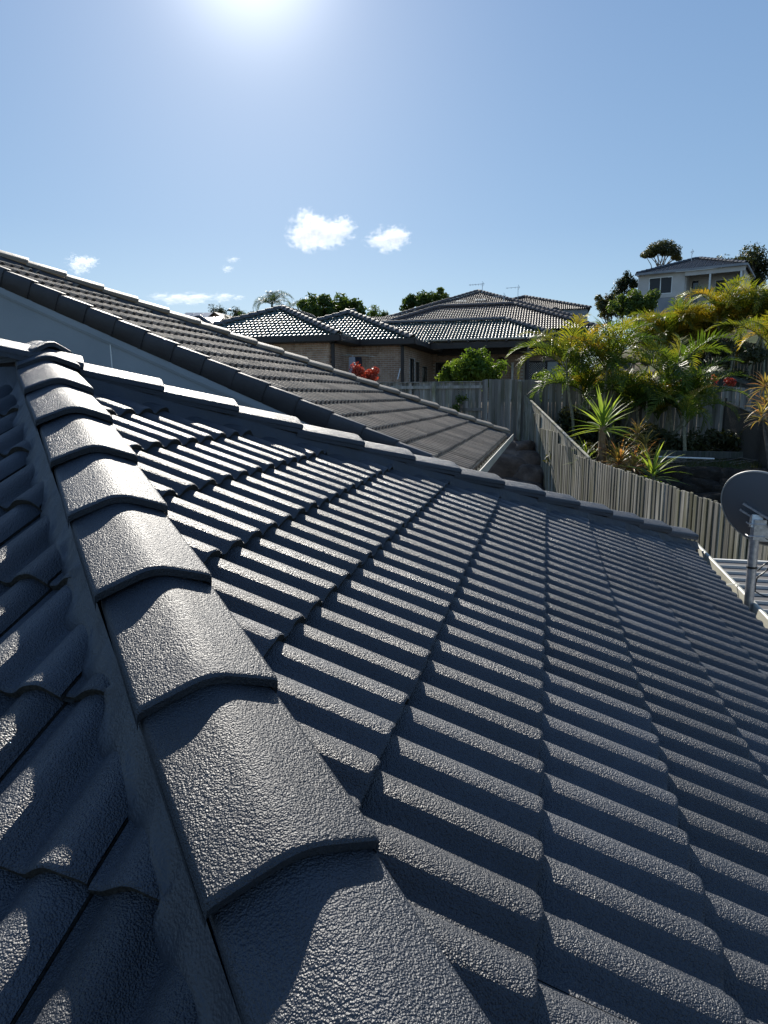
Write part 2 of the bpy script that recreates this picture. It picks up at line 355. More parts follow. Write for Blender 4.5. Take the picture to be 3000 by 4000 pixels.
class Face:
    """a roof face: z = z0 at point P0, falling by t along horizontal direction D; courses of butts at distance d0+k*gh along D"""
    def __init__(s, P0, D, t, d0, u0, kind, tilt=0):
        s.P0 = Vector(P0); s.D = Vector((D[0], D[1], 0)).normalized(); s.t = t; s.k = kind
        Yu = Vector((-s.D.x, -s.D.y, t)).normalized()
        E = Yu.cross(Vector((0, 0, 1))).normalized(); E.z = tilt; E.normalize()
        Yu = (Yu - E*Yu.dot(E)).normalized(); s.E = E; s.Y = Yu; s.N = E.cross(Yu)
        s.gh = kind.g*math.cos(math.atan(t)); s.d0 = d0; s.u0 = u0
    def mat(s, k, i, jit=True):
        d = s.d0+k*s.gh
        P = s.P0+s.D*d+Vector((0, 0, -s.t*d)) + s.E*(s.u0+i*s.k.w)
        if jit:
            P = P+s.Y*rnd.uniform(-.004, .004)*s.k.scale+s.N*rnd.uniform(-.0015, .0015)+s.E*rnd.uniform(-.0008, .0008)
        Mx = Matrix((s.E, s.Y, s.N)).transposed().to_4x4(); Mx.translation = P
        if jit: Mx = Mx @ Matrix.Rotation(rnd.uniform(-.004, .004), 4, 'Z') @ Matrix.Rotation(rnd.uniform(-.003, .003), 4, 'X')
        return Mx
    def z(s, x, y):                       # height of the tile surface at a plan point
        p = Vector((x, y, 0))-Vector((s.P0.x, s.P0.y, 0)); d = p.dot(s.D); u = p.dot(s.E)
        k = math.ceil((d-s.d0)/s.gh - 1e-6); v = (s.d0+k*s.gh-d)/math.cos(math.atan(s.t))
        zc = s.P0.z-s.t*d+s.E.z*u
        return zc + s.k.top((u-s.u0), v)/math.cos(math.atan(s.t))
    def planeZ(s, x, y):
        p = Vector((x, y, 0))-Vector((s.P0.x, s.P0.y, 0)); return s.P0.z-s.t*p.dot(s.D)+s.E.z*p.dot(s.E)
    def fill(s, root, poly, individual=True, maxn=300, name='roof_tile', key=None, deckoff=.075):
        """poly: convex plan polygon, counter-clockwise"""
        hp = []
        for i in range(len(poly)):
            a = Vector(poly[i]).to_2d(); b = Vector(poly[(i+1) % len(poly)]).to_2d(); e = b-a
            n = Vector((e.y, -e.x)).normalized(); hp.append((n, n.dot(a)))
        mbd = MB(); pts = [Vector((p[0], p[1], s.planeZ(p[0], p[1])-deckoff*s.k.scale)) for p in poly]
        mbd.face(pts); face = mbd.build('roof_face', M['deck'], root)
        ds = [(Vector((p[0], p[1], 0))-Vector((s.P0.x, s.P0.y, 0))).dot(s.D) for p in poly]
        usx = [(Vector((p[0], p[1], 0))-Vector((s.P0.x, s.P0.y, 0))).dot(s.E) for p in poly]
        k0 = math.floor((min(ds)-s.d0)/s.gh); k1 = math.ceil((max(ds)-s.d0)/s.gh)
        i0 = math.floor((min(usx)-s.u0)/s.k.w); i1 = math.ceil((max(usx)-s.u0)/s.k.w)
        out = []
        for k in range(k0, k1+1):
            for i in range(i0, i1+1):
                Mx = s.mat(k, i); cs = []
                for (u, v) in ((0, .0), (s.k.w, .0), (s.k.w, s.k.g), (0, s.k.g)):
                    q = Mx @ Vector((u, v, 0)); cs.append(Vector((q.x, q.y)))
                if any(all(n.dot(c) > cc-.004 for c in cs) for n, cc in hp): continue
                cut = [(n, cc) for n, cc in hp if any(n.dot(c) > cc+.002 for c in cs)]
                out.append((k, i, Mx, cut))
        return face, out
def cut_bm(me, Mx, cut):
    bm = bmesh.new(); bm.from_mesh(me); inv = Mx.inverted()
    for n, c in cut:
        P = inv @ Vector((n.x*c, n.y*c, 0)); N = (inv.to_3x3() @ Vector((n.x, n.y, 0))).normalized()
        bmesh.ops.bisect_plane(bm, geom=bm.verts[:]+bm.edges[:]+bm.faces[:], plane_co=P, plane_no=N, clear_outer=True)
    me2 = bpy.data.meshes.new(me.name); bm.to_mesh(me2); bm.free()
    for mm in me.materials: me2.materials.append(mm)
    return me2
def place_tiles(facekind, face, tiles, name='roof_tile'):
    for (k, i, Mx, cut) in tiles:
        me = facekind.meshes[rnd.randrange(3)]
        if cut:
            me = cut_bm(me, Mx, cut)
            if not me.polygons: continue
        inst(name, me, Mx, face)
def stuff_tiles(F, face, tiles, name, lod):
    """all tiles of a far face joined into one part"""
    if not tiles: return
    bm = bmesh.new()
    src = lod
    for (k, i, Mx, cut) in tiles:
        me = src.meshes[0]
        if cut: me = cut_bm(me, Mx, cut)
        n0 = len(bm.verts); bm.from_mesh(me); bm.verts.ensure_lookup_table()
        for v in bm.verts[n0:]: v.co = Mx @ v.co
    off = base(face)
    for v in bm.verts: v.co -= off
    me = bpy.data.meshes.new(name); bm.to_mesh(me); bm.free()
    for mm in src.mats: me.materials.append(mm)
    o = bpy.data.objects.new(name, me); sc.collection.objects.link(o); o.parent = face; o['kind'] = 'stuff'
    return o

def cap_mesh(name, L, hw, h0, rise, mats, th=.02, step=.034, sc_=1.0, seg=9):
    """ridge cap: local X across, Y uphill, Z up; butt at y=0, sits over the one below"""
    prof = []
    
    n = seg
    for i in range(n+1):
        a = i/n*2-1; wv = a*hw*.30; prof.append((wv, h0+rise*(1-.17*a*a)))
    pts = [(-hw-.003, h0-.026*sc_), (-hw-.002, h0-.004), (-hw+.006, h0+.002), (-hw*.66, h0+rise*.41)]+prof+[(hw*.66, h0+rise*.41), (hw-.006, h0+.002), (hw+.002, h0-.004), (hw+.003, h0-.026*sc_)]
    mb = MB()
    def row(y, dz, s=1.0, tt=0): return [(x*s, y, z+dz-tt) for x, z in pts]
    mb.grid([row(0, step-.005), row(.005, step-.001), row(.014, step), row(L, 0, .93)], 0, True)
    mb.grid([row(.004, step-th-.006, .985), row(0, step-.005)], 0, False)
    mb.grid([row(L, -th, .93), row(.004, step-th-.006, .985)], 0, False)
    for sg in (0, -1):
        a = [row(0, step-.005)[sg], row(L, 0, .93)[sg], row(L, -th, .93)[sg], row(.004, step-th-.006, .985)[sg]]
        mb.face(a if sg else a[::-1], 0)
    return mb.mesh(name, mats)
def caps_along(root, a, b, gauge, mesh, hip_tan_dir, phase=0, name='hip_cap', jit=1.0):
    """a: low end, b: high end (hip line of the crest planes)"""
    a = Vector(a); b = Vector(b); Yd = (b-a).normalized(); X = Yd.cross(Vector((0, 0, 1))).normalized(); Z = X.cross(Yd)
    L = (b-a).length; s = phase; n = 0
    while s < L-.05:
        Mx = Matrix((X, Yd, Z)).transposed().to_4x4(); Mx.translation = a+Yd*(s+rnd.uniform(-.012, .012)*jit)+X*rnd.uniform(-.004, .004)*jit+Z*rnd.uniform(-.002, .003)*jit
        Mx = Mx @ Matrix.Rotation(rnd.uniform(-.02, .02)*jit, 4, 'Z') @ Matrix.Rotation(rnd.uniform(-.02, .02)*jit, 4, 'Y')
        inst(name, mesh, Mx, root); s += gauge; n += 1
    return n
def pointing(root, a, b, F, side, w0, w1, h_edge, name='mortar_bedding', mt=None, n=400, amp=1.0, ytop=None):
    """band of mortar closing the gap between cap edge and tile surface, following the tiles"""
    a = Vector(a); b = Vector(b); Yd = (b-a); L = Yd.length; Yd.normalize(); X = Vector((Yd.y, -Yd.x, 0)).normalized()*side
    rows = []
    for i in range(n+1):
        s = L*i/n; P = a+Yd*s; r = []
        wob = noise.noise(Vector((s*9, side*3, 1)))*.012*amp; wob2 = noise.noise(Vector((s*26, side*3, 5)))*.006*amp
        pe = P+X*(w1+.01); w1s = w1+max(0, (F.planeZ(pe.x, pe.y)-F.z(pe.x, pe.y)-.004))*(.55 if amp > 1 else .25)
        for j, q in enumerate((0, .28, .5, .72, .9, 1.0)):
            wv = w0+(w1s+wob-w0)*q; p = P+X*wv
            zt = F.z(p.x, p.y); ze = P.z+h_edge
            sm = .5*(F.z(p.x+.02, p.y+.02)+F.z(p.x-.02, p.y-.02))
            zt = max(zt, sm-.004) if q < .95 else zt
            f = (1-q)**1.5
            z = zt+.003+(max(ze, zt)-zt)*f + (wob2*(1-abs(2*q-1)))
            if q == 1.0: z = zt-.006
            r.append((p.x, p.y, z))
        rows.append(r)
    mb = MB(); mb.grid(rows if side < 0 else [r[::-1] for r in rows], 0, True)
    return mb.build(name, mt or M['mortar'], root)

# ------------------------------------------------------------------ the near house (dark painted roof)
t = .41127; H0 = .87336; g3 = .330896/math.cos(math.atan(t))
K1 = TileKind('roof_tile', 1.0, [M['tile'], M['rawedge']], g3, step=.027)
HIPC, FARC = .52, -5.36                                       # plan lines x+y=HIPC and x-y=FARC
apx = (-2.475, 2.885)                                          # apex plan
HK = (2.885-.238)/(-2.475-.238)                              # the near hip: y = .238+(x-.238)*HK
zA = lambda x: -H0-t*x
apex = Vector((apx[0], apx[1], zA(apx[0])))
house = empty('house', (0, 3, -3.9), 'near house with freshly painted charcoal tiled hip roof that fills the lower picture', 'house')
FA = Face((0, 0, -H0), (1, 0), t, .02125, 4.0285-.09, K1)
tB = (zA(-2.475)-zA(.238))/(2.885-.238)
KB = TileKind('roof_tile', 1.0, [M['tile'], M['rawedge']], g3, step=.022, H=.035, half=.066)
FB = Face((0, .238, zA(.238)), (0, -1), tB, 0, 0, KB)
FB.d0 = .238-.770; FB.u0 = -.692                            # B: downslope -Y, z=-H0 at y=HIPC
XE = .02125+4*.330896                                         # eave butt line
YE = .238+(XE-.238)*HK
fa, ta = FA.fill(house, [(apx[0], apx[1]), (XE, YE), (XE+.012, XE-FARC), ])
place_tiles(K1, fa, ta)
XL = -6.2
fb, tb = FB.fill(house, [(XL, YE), (XE, YE), (apx[0], apx[1]), (XL, apx[1])])
place_tiles(KB, fb, tb)
FD = Face((0, -FARC, -H0), (0, 1), t, FARC+.02125, 0, K1)
K1lo = TileKind('roof_tiles', 1.0, [M['tile'], M['rawedge']], g3, nseg=12)
fd, td = FD.fill(house, [(XL, apx[1]), (apx[0], apx[1]), (XE, XE-FARC), (XL, XE-FARC)])
stuff_tiles(FD, fd, td, 'roof_tiles', K1lo)
CAPM = cap_mesh('hip_cap', .47, .134, .022, .043, [M['cap']])
hip_low = Vector((HIPC/2+.9, HIPC/2-.9, 0)); hip_low.z = zA(hip_low.x)
ph = (-.875+1.75) % .402
def hip_pt(al): x = .238+al*.7216; return Vector((x, .238+(x-.238)*HK, zA(x)))
al_lo = 1.52
k = math.sqrt(1+(t/2**.5)**2)
caps_along(house, hip_pt(-.812+.402*6), hip_pt(-3.78), .402*k, CAPM, None)
farlo = Vector((XE-.01, XE-.01-FARC, zA(XE-.01)))
caps_along(house, farlo, apex+Vector((-.1, -.1, .04)), .402*k, CAPM, None, phase=.02)
caps_along(house, apex+Vector((.10, 0, .02)), apex+Vector((-3.7, 0, .02)), .40, CAPM, None, phase=.03, name='ridge_cap')
mbx = MB()                                                     # mortar boss where the hips meet
rows = []
for i in range(9):
    a = i/8*math.pi/2; rr = .11*math.cos(a); rows.append([(apex.x+rr*math.cos(q*math.pi/10)*1.05, apex.y+rr*math.sin(q*math.pi/10)*1.05, apex.z-.01+.10*math.sin(a)) for q in range(20)])
mbx.grid(rows, 0, True, closed=True); mbx.build('apex_cap', M['cap'], house)
pointing(house, hip_pt(1.5), hip_pt(-3.6), FB, -1, .128, .160, -.014, amp=1.9, n=700)
pointing(house, hip_pt(1.5), hip_pt(-3.6), FA, 1, .112, .126, -.012, amp=.2, n=500)
pointing(house, farlo, apex, FA, -1, .126, .150, -.012, amp=.7, n=600)
pointing(house, apex+Vector((-3.6, 0, 0)), apex, FB, 1, .126, .17, -.01, amp=1.2, n=300)
# eave: fascia, gutter with straps
mb = MB(); xg, zg = XE-.03, zA(XE)-.075
prof = [(xg+.035, zg+.0), (xg+.035, zg-.10), (xg+.06, zg-.115), (xg+.12, zg-.115), (xg+.135, zg-.06), (xg+.142, zg+.002), (xg+.150, zg+.010), (xg+.166, zg+.008), (xg+.160, zg-.06), (xg+.14, zg-.125), (xg+.05, zg-.125)]
ya, yb = YE-.3, XE-FARC+.16

def gut_sw(f, ends):
    for i_ in range(len(prof)-1): mb.grid([[f(y, *prof[i_]), f(y, *prof[i_+1])] for y in ends], 1 if i_ < 4 else 0, False)
gut_sw(lambda y, x, z: (x, y, z), (ya, yb))
gut_sw(lambda x, a, b: (x, yb-.172+(a-xg), b), (-3.5, xg+.17))
gut = mb.build('gutter', [M['cream'], M['gutdirt']], house)
for y in (0.2, 1.9, 3.55, 4.35, 5.35):
    mb = MB(); mb.bar((xg+.02, y, zg+.012), (xg+.165, y+.03, zg+.022), .022, .003); mb.build('gutter_strap', M['cream'], gut)
mb = MB(); mb.box((xg+.015, (ya+yb)/2-.1, zg-.06), (.02, yb-ya-.25, .16)); mb.box((-1, yb-.155, zg-.06), (4.6, .02, .16)); mb.build('fascia', M['cream'], house)
mb = MB(); mb.box((XE-.5, 3, -2.8), (.2, 7.2, 2.2)); mb.box((-1.6, 6.1, -2.8), (5, .2, 2.2)); mb.box((-1.6, -.4, -2.8), (5, .2, 2.2)); mb.build('wall', M['wallW'], house)

# ------------------------------------------------------------------ satellite dish on mast
pb = at(2925, 2352, 4.95); pt = at(2952, 2050, 4.93)
dish = empty('satellite_dish', pb, 'grey satellite dish on a galvanised mast at the gutter edge of the near roof', 'satellite dish')
mb = MB(); mb.tube([pb-Vector((0, 0, .12)), pt], .031, 18); mb.build('mast', M['steel'], dish)
mb = MB(); q = pb.lerp(pt, .46); mb.tube([q-Vector((0, 0, .008)), q+Vector((0, 0, .008))], .034, 14); mb.build('cable_tie', M['cable'], dish)
dc = at(2980, 1990, 5.0); dn = (.58*dc.normalized()+.81*(.74*cR+.67*cU)).normalized()     # the way the bowl looks (away from us)
rx = (.67*cR-.74*cU); rx = (rx-dn*rx.dot(dn)).normalized(); ry = rx.cross(dn).normalized()
a_, b_ = .29, .29; rows = []
for i in range(13):
    r_ = i/12; rows.append([dc+rx*a_*r_*math.cos(q*math.pi/32)+ry*b_*r_*math.sin(q*math.pi/32)+dn*(.075*r_*r_-.075) for q in range(64)])
mb = MB(); mb.grid(rows, 0, True, closed=True); mb.build('reflector', M['dish'], dish)
mb = MB()
rim = [[dc+rx*(a_+o)*math.cos(q*math.pi/32)+ry*(b_+o)*math.sin(q*math.pi/32)+dn*d for q in range(64)] for o, d in ((-.001, -.003), (.008, -.004), (.011, .006), (.004, .012), (-.002, .005))]
mb.grid(rim, 0, True, closed=True); mb.build('rim', M['dishrim'], dish)
mb = MB(); bk = pt+Vector((0, 0, -.02))
mb.box(bk+Vector((.02, .0, -.01)), (.075, .07, .14)); mb.bar(bk, dc-dn*.08, .07, .05)
hx = (cR-dn*cR.dot(dn)).normalized(); hy = dn.cross(hx)
for o_ in (-.03, .03): mb.bar(dc-dn*.085+hy*o_-hx*.11, dc-dn*.085+hy*o_+hx*.13, .03, .014)
mb.box(bk+Vector((.075, .02, -.035)), (.12, .01, .13)); mb.build('bracket', M['steel'], dish)
for dz in (-.055, .03):
    mb = MB(); mb.tube([bk+Vector((-.05, -.035, dz)), bk+Vector((.055, -.035, dz))], .005, 6); mb.tube([bk+Vector((-.05, -.035, dz)), bk+Vector((-.05, .035, dz))], .005, 6); mb.build('bolt', M['steel'], dish)
mb = MB(); mb.tube([bk+Vector((.05, .02, -.06)), bk+Vector((.2, .12, -.16)), bk+Vector((.34, .3, -.10))], .012, 8); mb.build('feed_arm', M['steel'], dish)
def loop(p, pts): return [p+Vector(q) for q in pts]
for nm, pts in (('cable', [(.03, 0, .28), (.09, 0, .25), (.13, .02, .17), (.10, .0, .05), (.035, -.01, -.02), (.03, -.01, -.12)]), ('cable', [(.035, 0, .03), (.09, 0, .09), (.17, .02, .1), (.25, .02, .04), (.27, .02, -.08), (.2, 0, -.15), (.1, 0, -.15), (.035, 0, -.12)])):
    mb = MB(); P = loop(pb+Vector((0, 0, .2)), pts); Q = []
    for i in range(len(P)-1):
        for f in (0, .25, .5, .75):
            p0, p1, p2, p3 = P[max(i-1, 0)], P[i], P[i+1], P[min(i+2, len(P)-1)]
            Q.append(.5*((2*p1)+(p2-p0)*f+(2*p0-5*p1+4*p2-p3)*f*f+(3*p1-p0-3*p2+p3)*f**3))
    Q.append(P[-1]); mb.tube(Q, .005, 7); mb.build(nm, M['cable'], dish)

# ------------------------------------------------------------------ patio roof at the lower right
patio = empty('patio_roof', (3, 5.5, -3.9), 'flat grey patio roof with pale raised ribs beside the near gutter', 'patio roof')
zp = -1.70
mb = MB(); mb.box((4.2, 4.55, zp-.01), (5.1, 4.9, .012)); mb.build('sheet', M['patio'], patio)
for i in range(22):
    y = 6.98-i*.226
    mb = MB(); x0, x1 = 1.66, 6.74
    mb.face([(x0, y-.012, zp-.003), (x1, y-.012, zp-.003), (x1, y-.007, zp+.02), (x0, y-.007, zp+.02)]); mb.face([(x0, y-.007, zp+.02), (x1, y-.007, zp+.02), (x1, y+.007, zp+.02), (x0, y+.007, zp+.02)])
    mb.face([(x0, y+.007, zp+.02), (x1, y+.007, zp+.02), (x1, y+.012, zp-.003), (x0, y+.012, zp-.003)]); mb.face([(x0, y-.012, zp-.003), (x0, y-.007, zp+.02), (x0, y+.007, zp+.02), (x0, y+.012, zp-.003)])
    mb.build('rib', M['patiorib'], patio)
mb = MB(); mb.box((4.2, 7.03, zp-.05), (5.1, .05, .12)); mb.build('fascia', M['white'], patio)
for x in (2.4, 6.4):
    mb = MB(); mb.box((x, 6.8, -2.75), (.09, .09, 2.25)); mb.build('post', M['white'], patio)

# ------------------------------------------------------------------ neighbour house with grey-brown roof and gable
nb = empty('house', (-4, 11, -3.9), 'neighbouring house with weathered grey-brown tiled roof and pale gable wall behind the near hip', 'house')
SC = 7.0/6.23; tC = .418; YV = 7.0; tilt = -.008
KC = TileKind('roof_tile', SC, [M['tile_grey'], M['verge_grey']], .330896*SC/math.cos(math.atan(tC)), nseg=24, H=.046, step=.036, half=.056)
zc = -1.228
FC = Face((0, YV, zc), (1, 0), tC, -1.6, .02, KC, tilt)
XEC = -1.6+2*.330896*SC
YEC = XEC+15.9
XTC = -8.6
fc, tc_ = FC.fill(nb, [(XTC, YV+.02), (XEC+.01, YV+.02), (XEC+.01, YEC), (XTC, XTC+15.9)])
tc_.sort(key=lambda q: (q[2].translation-Vector((0, 0, 0))).length)
place_tiles(KC, fc, tc_[:300]); stuff_tiles(FC, fc, tc_[300:], 'roof_tiles', KC)
def zC(x, y): return zc-tC*x+tilt*(y-YV)
CAPC = cap_mesh('hip_cap', .47*SC, .140*SC, .005*SC, .052*SC, [M['cap_grey']], step=.036)
lo = Vector((XEC-.02, YEC-.02, zC(XEC, YEC))); hi = Vector((XTC, XTC+15.9, zC(XTC, XTC+15.9)))
caps_along(nb, lo, hi, .45*SC, CAPC, None, phase=.03)
pointing(nb, lo, hi, FC, -1, .115*SC, .16*SC, -.03, mt=M['verge_grey'], n=400, amp=.5)
# verge tiles: an angled cap with a deep face down the gable edge
mbv = MB(); Lc = .330896*SC/math.cos(math.atan(tC))
def vrow(y, o): return [(.085, y, .012+o), (.07, y, .022+o), (-.01, y, .024+o), (-.035-o*.5, y, .012+o), (-.042-o*.5, y, -.03+o), (-.042-o*.5, y, -.185+o*.3), (-.022, y, -.187+o*.3)]
mbv.grid([vrow(0, .022), vrow(.008, .026), vrow(Lc+.05, .0)], 0, True); mbv.face(vrow(0, .022), 0)
VM = mbv.mesh('verge_tile', M['verge_grey'])
for k_ in range(-18, 3):
    x = -1.6+k_*.330896*SC; P = Vector((x+.01, YV, zC(x+.01, YV)))
    Yd = Vector((-1, 0, tC)).normalized(); X = Yd.cross(Vector((0, 0, 1))).normalized(); Z = X.cross(Yd)
    Mx = Matrix((X, Yd, Z)).transposed().to_4x4(); Mx.translation = P+X*rnd.uniform(-.003, .003); inst('verge_tile', VM, Mx, nb)
# gable wall, barge board, moulding
z0_ = zC(XEC, YV)-.16
mb = MB(); y = YV-.01
def zv(x, o): return zC(x, YV)-o
mb.face([(-9, y, -3.9), (XEC-.5, y, -3.9), (XEC-.5, y, zv(XEC-.5, .2)), (-9, y, zv(-9, .2))]); mb.face([(-9, y+.1, -3.9), (XEC-.5, y+.1, -3.9), (XEC-.5, y+.1, zv(XEC-.5, .2)), (-9, y+.1, zv(-9, .2))][::-1])
mb.face([(XEC-.5, y, -3.9), (XEC-.5, YEC-.5, -3.9), (XEC-.5, YEC-.5, zv(XEC-.5, .2)), (XEC-.5, y, zv(XEC-.5, .2))]); mb.build('gable_wall', M['wallC'], nb)
mb = MB(); mb.face([(XEC-.5, YV, z0_), (XEC+.0, YV, z0_), (XEC+.0, YEC-.1, z0_+tilt*(YEC-YV)), (XEC-.5, YEC-.1, z0_+tilt*(YEC-YV))][::-1]); mb.build('soffit', M['wallC'], nb)
for x in (-6.9, -5.05, -3.3, -1.9):
    mb = MB(); mb.box((x, y-.004, (zv(x, .3)-3.5)/2), (.014, .008, zv(x, .3)+3.5)); mb.build('joint_strip', M['white'], nb)
mb = MB()
for o0, o1, dy in ((.195, .275, .035), (.272, .300, .022)):
    P = [(-9, zv(-9, o0)), (XEC, zv(XEC, o0)), (XEC, zv(XEC, o1)), (-9, zv(-9, o1))]
    mb.face([(a, y-dy, b) for a, b in P][::-1]); mb.face([(P[2][0], y-dy, P[2][1]), (P[3][0], y-dy, P[3][1]), (P[3][0], y, P[3][1]), (P[2][0], y, P[2][1])])
    mb.face([(P[0][0], y-dy, P[0][1]), (P[1][0], y-dy, P[1][1]), (P[1][0], y, P[1][1]), (P[0][0], y, P[0][1])])
mb.build('barge_board', M['wallC'], nb)
mb = MB(); x0 = XEC+.01; z0 = zC(XEC, YV)-.045
prof = [(x0-.02, 0), (x0-.02, -.11), (x0+.09, -.11), (x0+.105, .012), (x0+.115, .014), (x0+.118, -.005), (x0+.115, -.11), (x0+.10, -.125), (x0-.02, -.125)]
mb.grid([[(a, yy, z0+b+tilt*(yy-YV)) for a, b in prof] for yy in (YV+.1, YEC+.14)], 0, False)
mb.face([(a, YV+.1, z0+b) for a, b in prof[:4]+prof[6:]])
mb.build('gutter', M['cream'], nb)

# ------------------------------------------------------------------ fences
def boxmesh(name, sx, sy, sz, mt):
    b = MB(); b.box((0, 0, sz/2), (sx, sy, sz)); return b.mesh(name, mt)
def dirmat(P, d, zrot=0, sz=1):
    d = Vector((d[0], d[1], 0)).normalized(); X = d; Y = Vector((-d.y, d.x, 0))
    Mx = Matrix((X, Y, Vector((0, 0, 1)))).transposed().to_4x4(); Mx.translation = P
    return Mx @ Matrix.Rotation(zrot, 4, 'Y') @ Matrix.Diagonal((1, 1, sz, 1))
PL = [boxmesh('paling', wd, .014, 1.0, M['wood']) for wd in (.062, .078, .094)]
PLb = [boxmesh('paling', wd, .014, 1.0, M['wood2']) for wd in (.088, .096, .104)]
PLc = [boxmesh('paling', wd, .014, 1.0, M['wood3']) for wd in (.1, .11)]
nf = empty('fence', (1, 14, -3.9), 'long sunlit grey timber paling fence descending beside the near roof', 'fence')
fd_ = Vector((.24, -1, 0)).normalized(); P0 = Vector((-.7, 20, 0)); nrm = Vector((-fd_.y, fd_.x, 0))   # nrm points to the right side
if nrm.x < 0: nrm = -nrm
s = .05; n_ = 0
def ftop(s):
    y = P0.y+fd_.y*s
    if y > 13.7: return -.13+(-1.35+.13)*(20-y)/6.3
    return -1.355
while s < 14.2:
    P = P0+fd_*s; zt = ftop(s)+rnd.uniform(-.012, .012); zb = max(-3.9, gz(P.x-.15, P.y))-.05
    low = zt
    if P.y > 13.85:                        # lower palings stop at stepped tops, taller ones stand behind them
        stp = [(17.9, -.62), (16.0, -.98), (14.6, -1.24), (13.85, -1.37)]
        low = next((z for yy, z in stp if P.y > yy), zt)
        low = min(low, zt)
        q = P+nrm*.03
        inst('paling', PL[n_ % 3], dirmat(Vector((q.x, q.y, zb+.6)), fd_, rnd.uniform(-.006, .006), zt-zb-.6), nf)
    off = nrm*(-.002 if n_ % 2 else .013)+nrm*rnd.uniform(-.004, .004)
    inst('paling', PL[rnd.randrange(3)], dirmat(Vector((P.x, P.y, zb))+off, fd_, rnd.uniform(-.008, .008), low-zb+rnd.uniform(-.01, .01)), nf)
    s += rnd.uniform(.056, .084); n_ += 1
mb = MB()
a = P0+nrm*.06; 
for dz in (-.25, -1.3):
    mb.bar(Vector((a.x, a.y, ftop(0)+dz)), Vector((0, 0, 0))+(a+fd_*6.5).xy.to_3d()+Vector((0, 0, ftop(6.6)+dz)), .04, .075); mb.bar((a+fd_*6.5).xy.to_3d()+Vector((0, 0, ftop(6.6)+dz)), (a+fd_*14).xy.to_3d()+Vector((0, 0, ftop(14)+dz)), .04, .075)
mb.build('rail', M['wood'], nf)
mb = MB(); q = P0+nrm*.025+fd_*.9
mb.bar(q.xy.to_3d()+Vector((0, 0, ftop(.9)+.02)), (P0+nrm*.025+fd_*6.5).xy.to_3d()+Vector((0, 0, ftop(6.5)+.02)), .05, .022); mb.build('top_capping', M['wood'], nf)
for s in [1+i*2.4 for i in range(6)]:
    P = P0+fd_*s+nrm*.12; mb = MB(); mb.box((P.x, P.y, (ftop(s)-4)/2-.05), (.1, .1, ftop(s)+3.9)); mb.build('post', M['wood'], nf)
# far fence, facing us
ff = empty('fence', (0, 20, -1.7), 'shaded weathered paling fence running across below the brick house', 'fence')
def fft(x): return .31 if x < 1.5 else .31-.28*(x-1.5)/3.6
x = -1.88; i = 0
while x < 7.6:
    zt = fft(x)+rnd.uniform(-.012, .012)+(.02 if x < -.95 else 0); zb = -1.62 if x < 2 else -1.8
    inst('paling', PLb[rnd.randrange(3)], dirmat(Vector((x, 20.06+(0 if i % 2 else .014), zb)), (1, 0), rnd.uniform(-.008, .008), zt-zb), ff)
    x += rnd.uniform(.088, .104); i += 1
x = -9.4; i = 0
while x < -1.95:
    zt = .26+rnd.uniform(-.015, .015)
    inst('paling', PLb[rnd.randrange(3)], dirmat(Vector((x, 20.13, -1.5)), (1, 0), rnd.uniform(-.012, .012), zt+1.5), ff)
    x += rnd.uniform(.092, .112); i += 1
for z in (.12, -.55, -1.2):
    mb = MB(); mb.box((-5.6, 20.09, z), (7.6, .045, .09)); mb.build('rail', M['wood2'], ff)
mb = MB(); mb.box((-5.6, 20.12, .275), (7.6, .09, .022)); mb.build('top_capping', M['wood2'], ff)
for x, zb in ((-8.1, -1.5), (-5.7, -1.5), (-3.37, -1.5), (-.82, -1.75)):
    mb = MB(); mb.box((x, 20.0, (.25+zb)/2), (.11, .11, .27-zb)); mb.build('post', M['wood'], ff)
mb = MB(); mb.box((-1.5, 20.02, -1.5), (3.2, .05, .2)); mb.build('plinth_board', M['wood2'], ff)
# third fence, high behind the palms
tf = empty('fence', (6.5, 25, -.4), 'old dark paling fence sloping down behind the palms at the far right', 'fence')
pa = at(2700, 1415, 24.5); pb2 = at(3060, 1530, 20.9); i = 0; L3 = (pb2-pa).length; dv = (pb2-pa); n3 = int(L3/.105)
for i in range(n3):
    P = pa+dv*(i/n3); inst('paling', PLc[i % 2], dirmat(Vector((P.x, P.y, P.z-1.7)), (dv.x, dv.y), rnd.uniform(-.01, .01), 1.7+rnd.uniform(-.01, .01)), tf)
for dz in (-.1, -.75):
    mb = MB(); mb.bar(pa+Vector((0, -.05, dz)), pb2+Vector((0, -.05, dz)), .04, .08); mb.build('rail', M['wood3'], tf)
# upper dark fence behind
tf2 = empty('fence', (8.5, 27, 1), 'dark tall paling fence in shade under the golden palms on the hillside', 'fence')
pa = at(2690, 1330, 27); pb2 = at(3080, 1345, 27)
n3 = int((pb2-pa).length/.11)
for i in range(n3):
    P = pa.lerp(pb2, i/n3); inst('paling', PLc[i % 2], dirmat(Vector((P.x, P.y, P.z-2.6)), (1, 0), 0, 2.6+rnd.uniform(-.01, .01)), tf2)
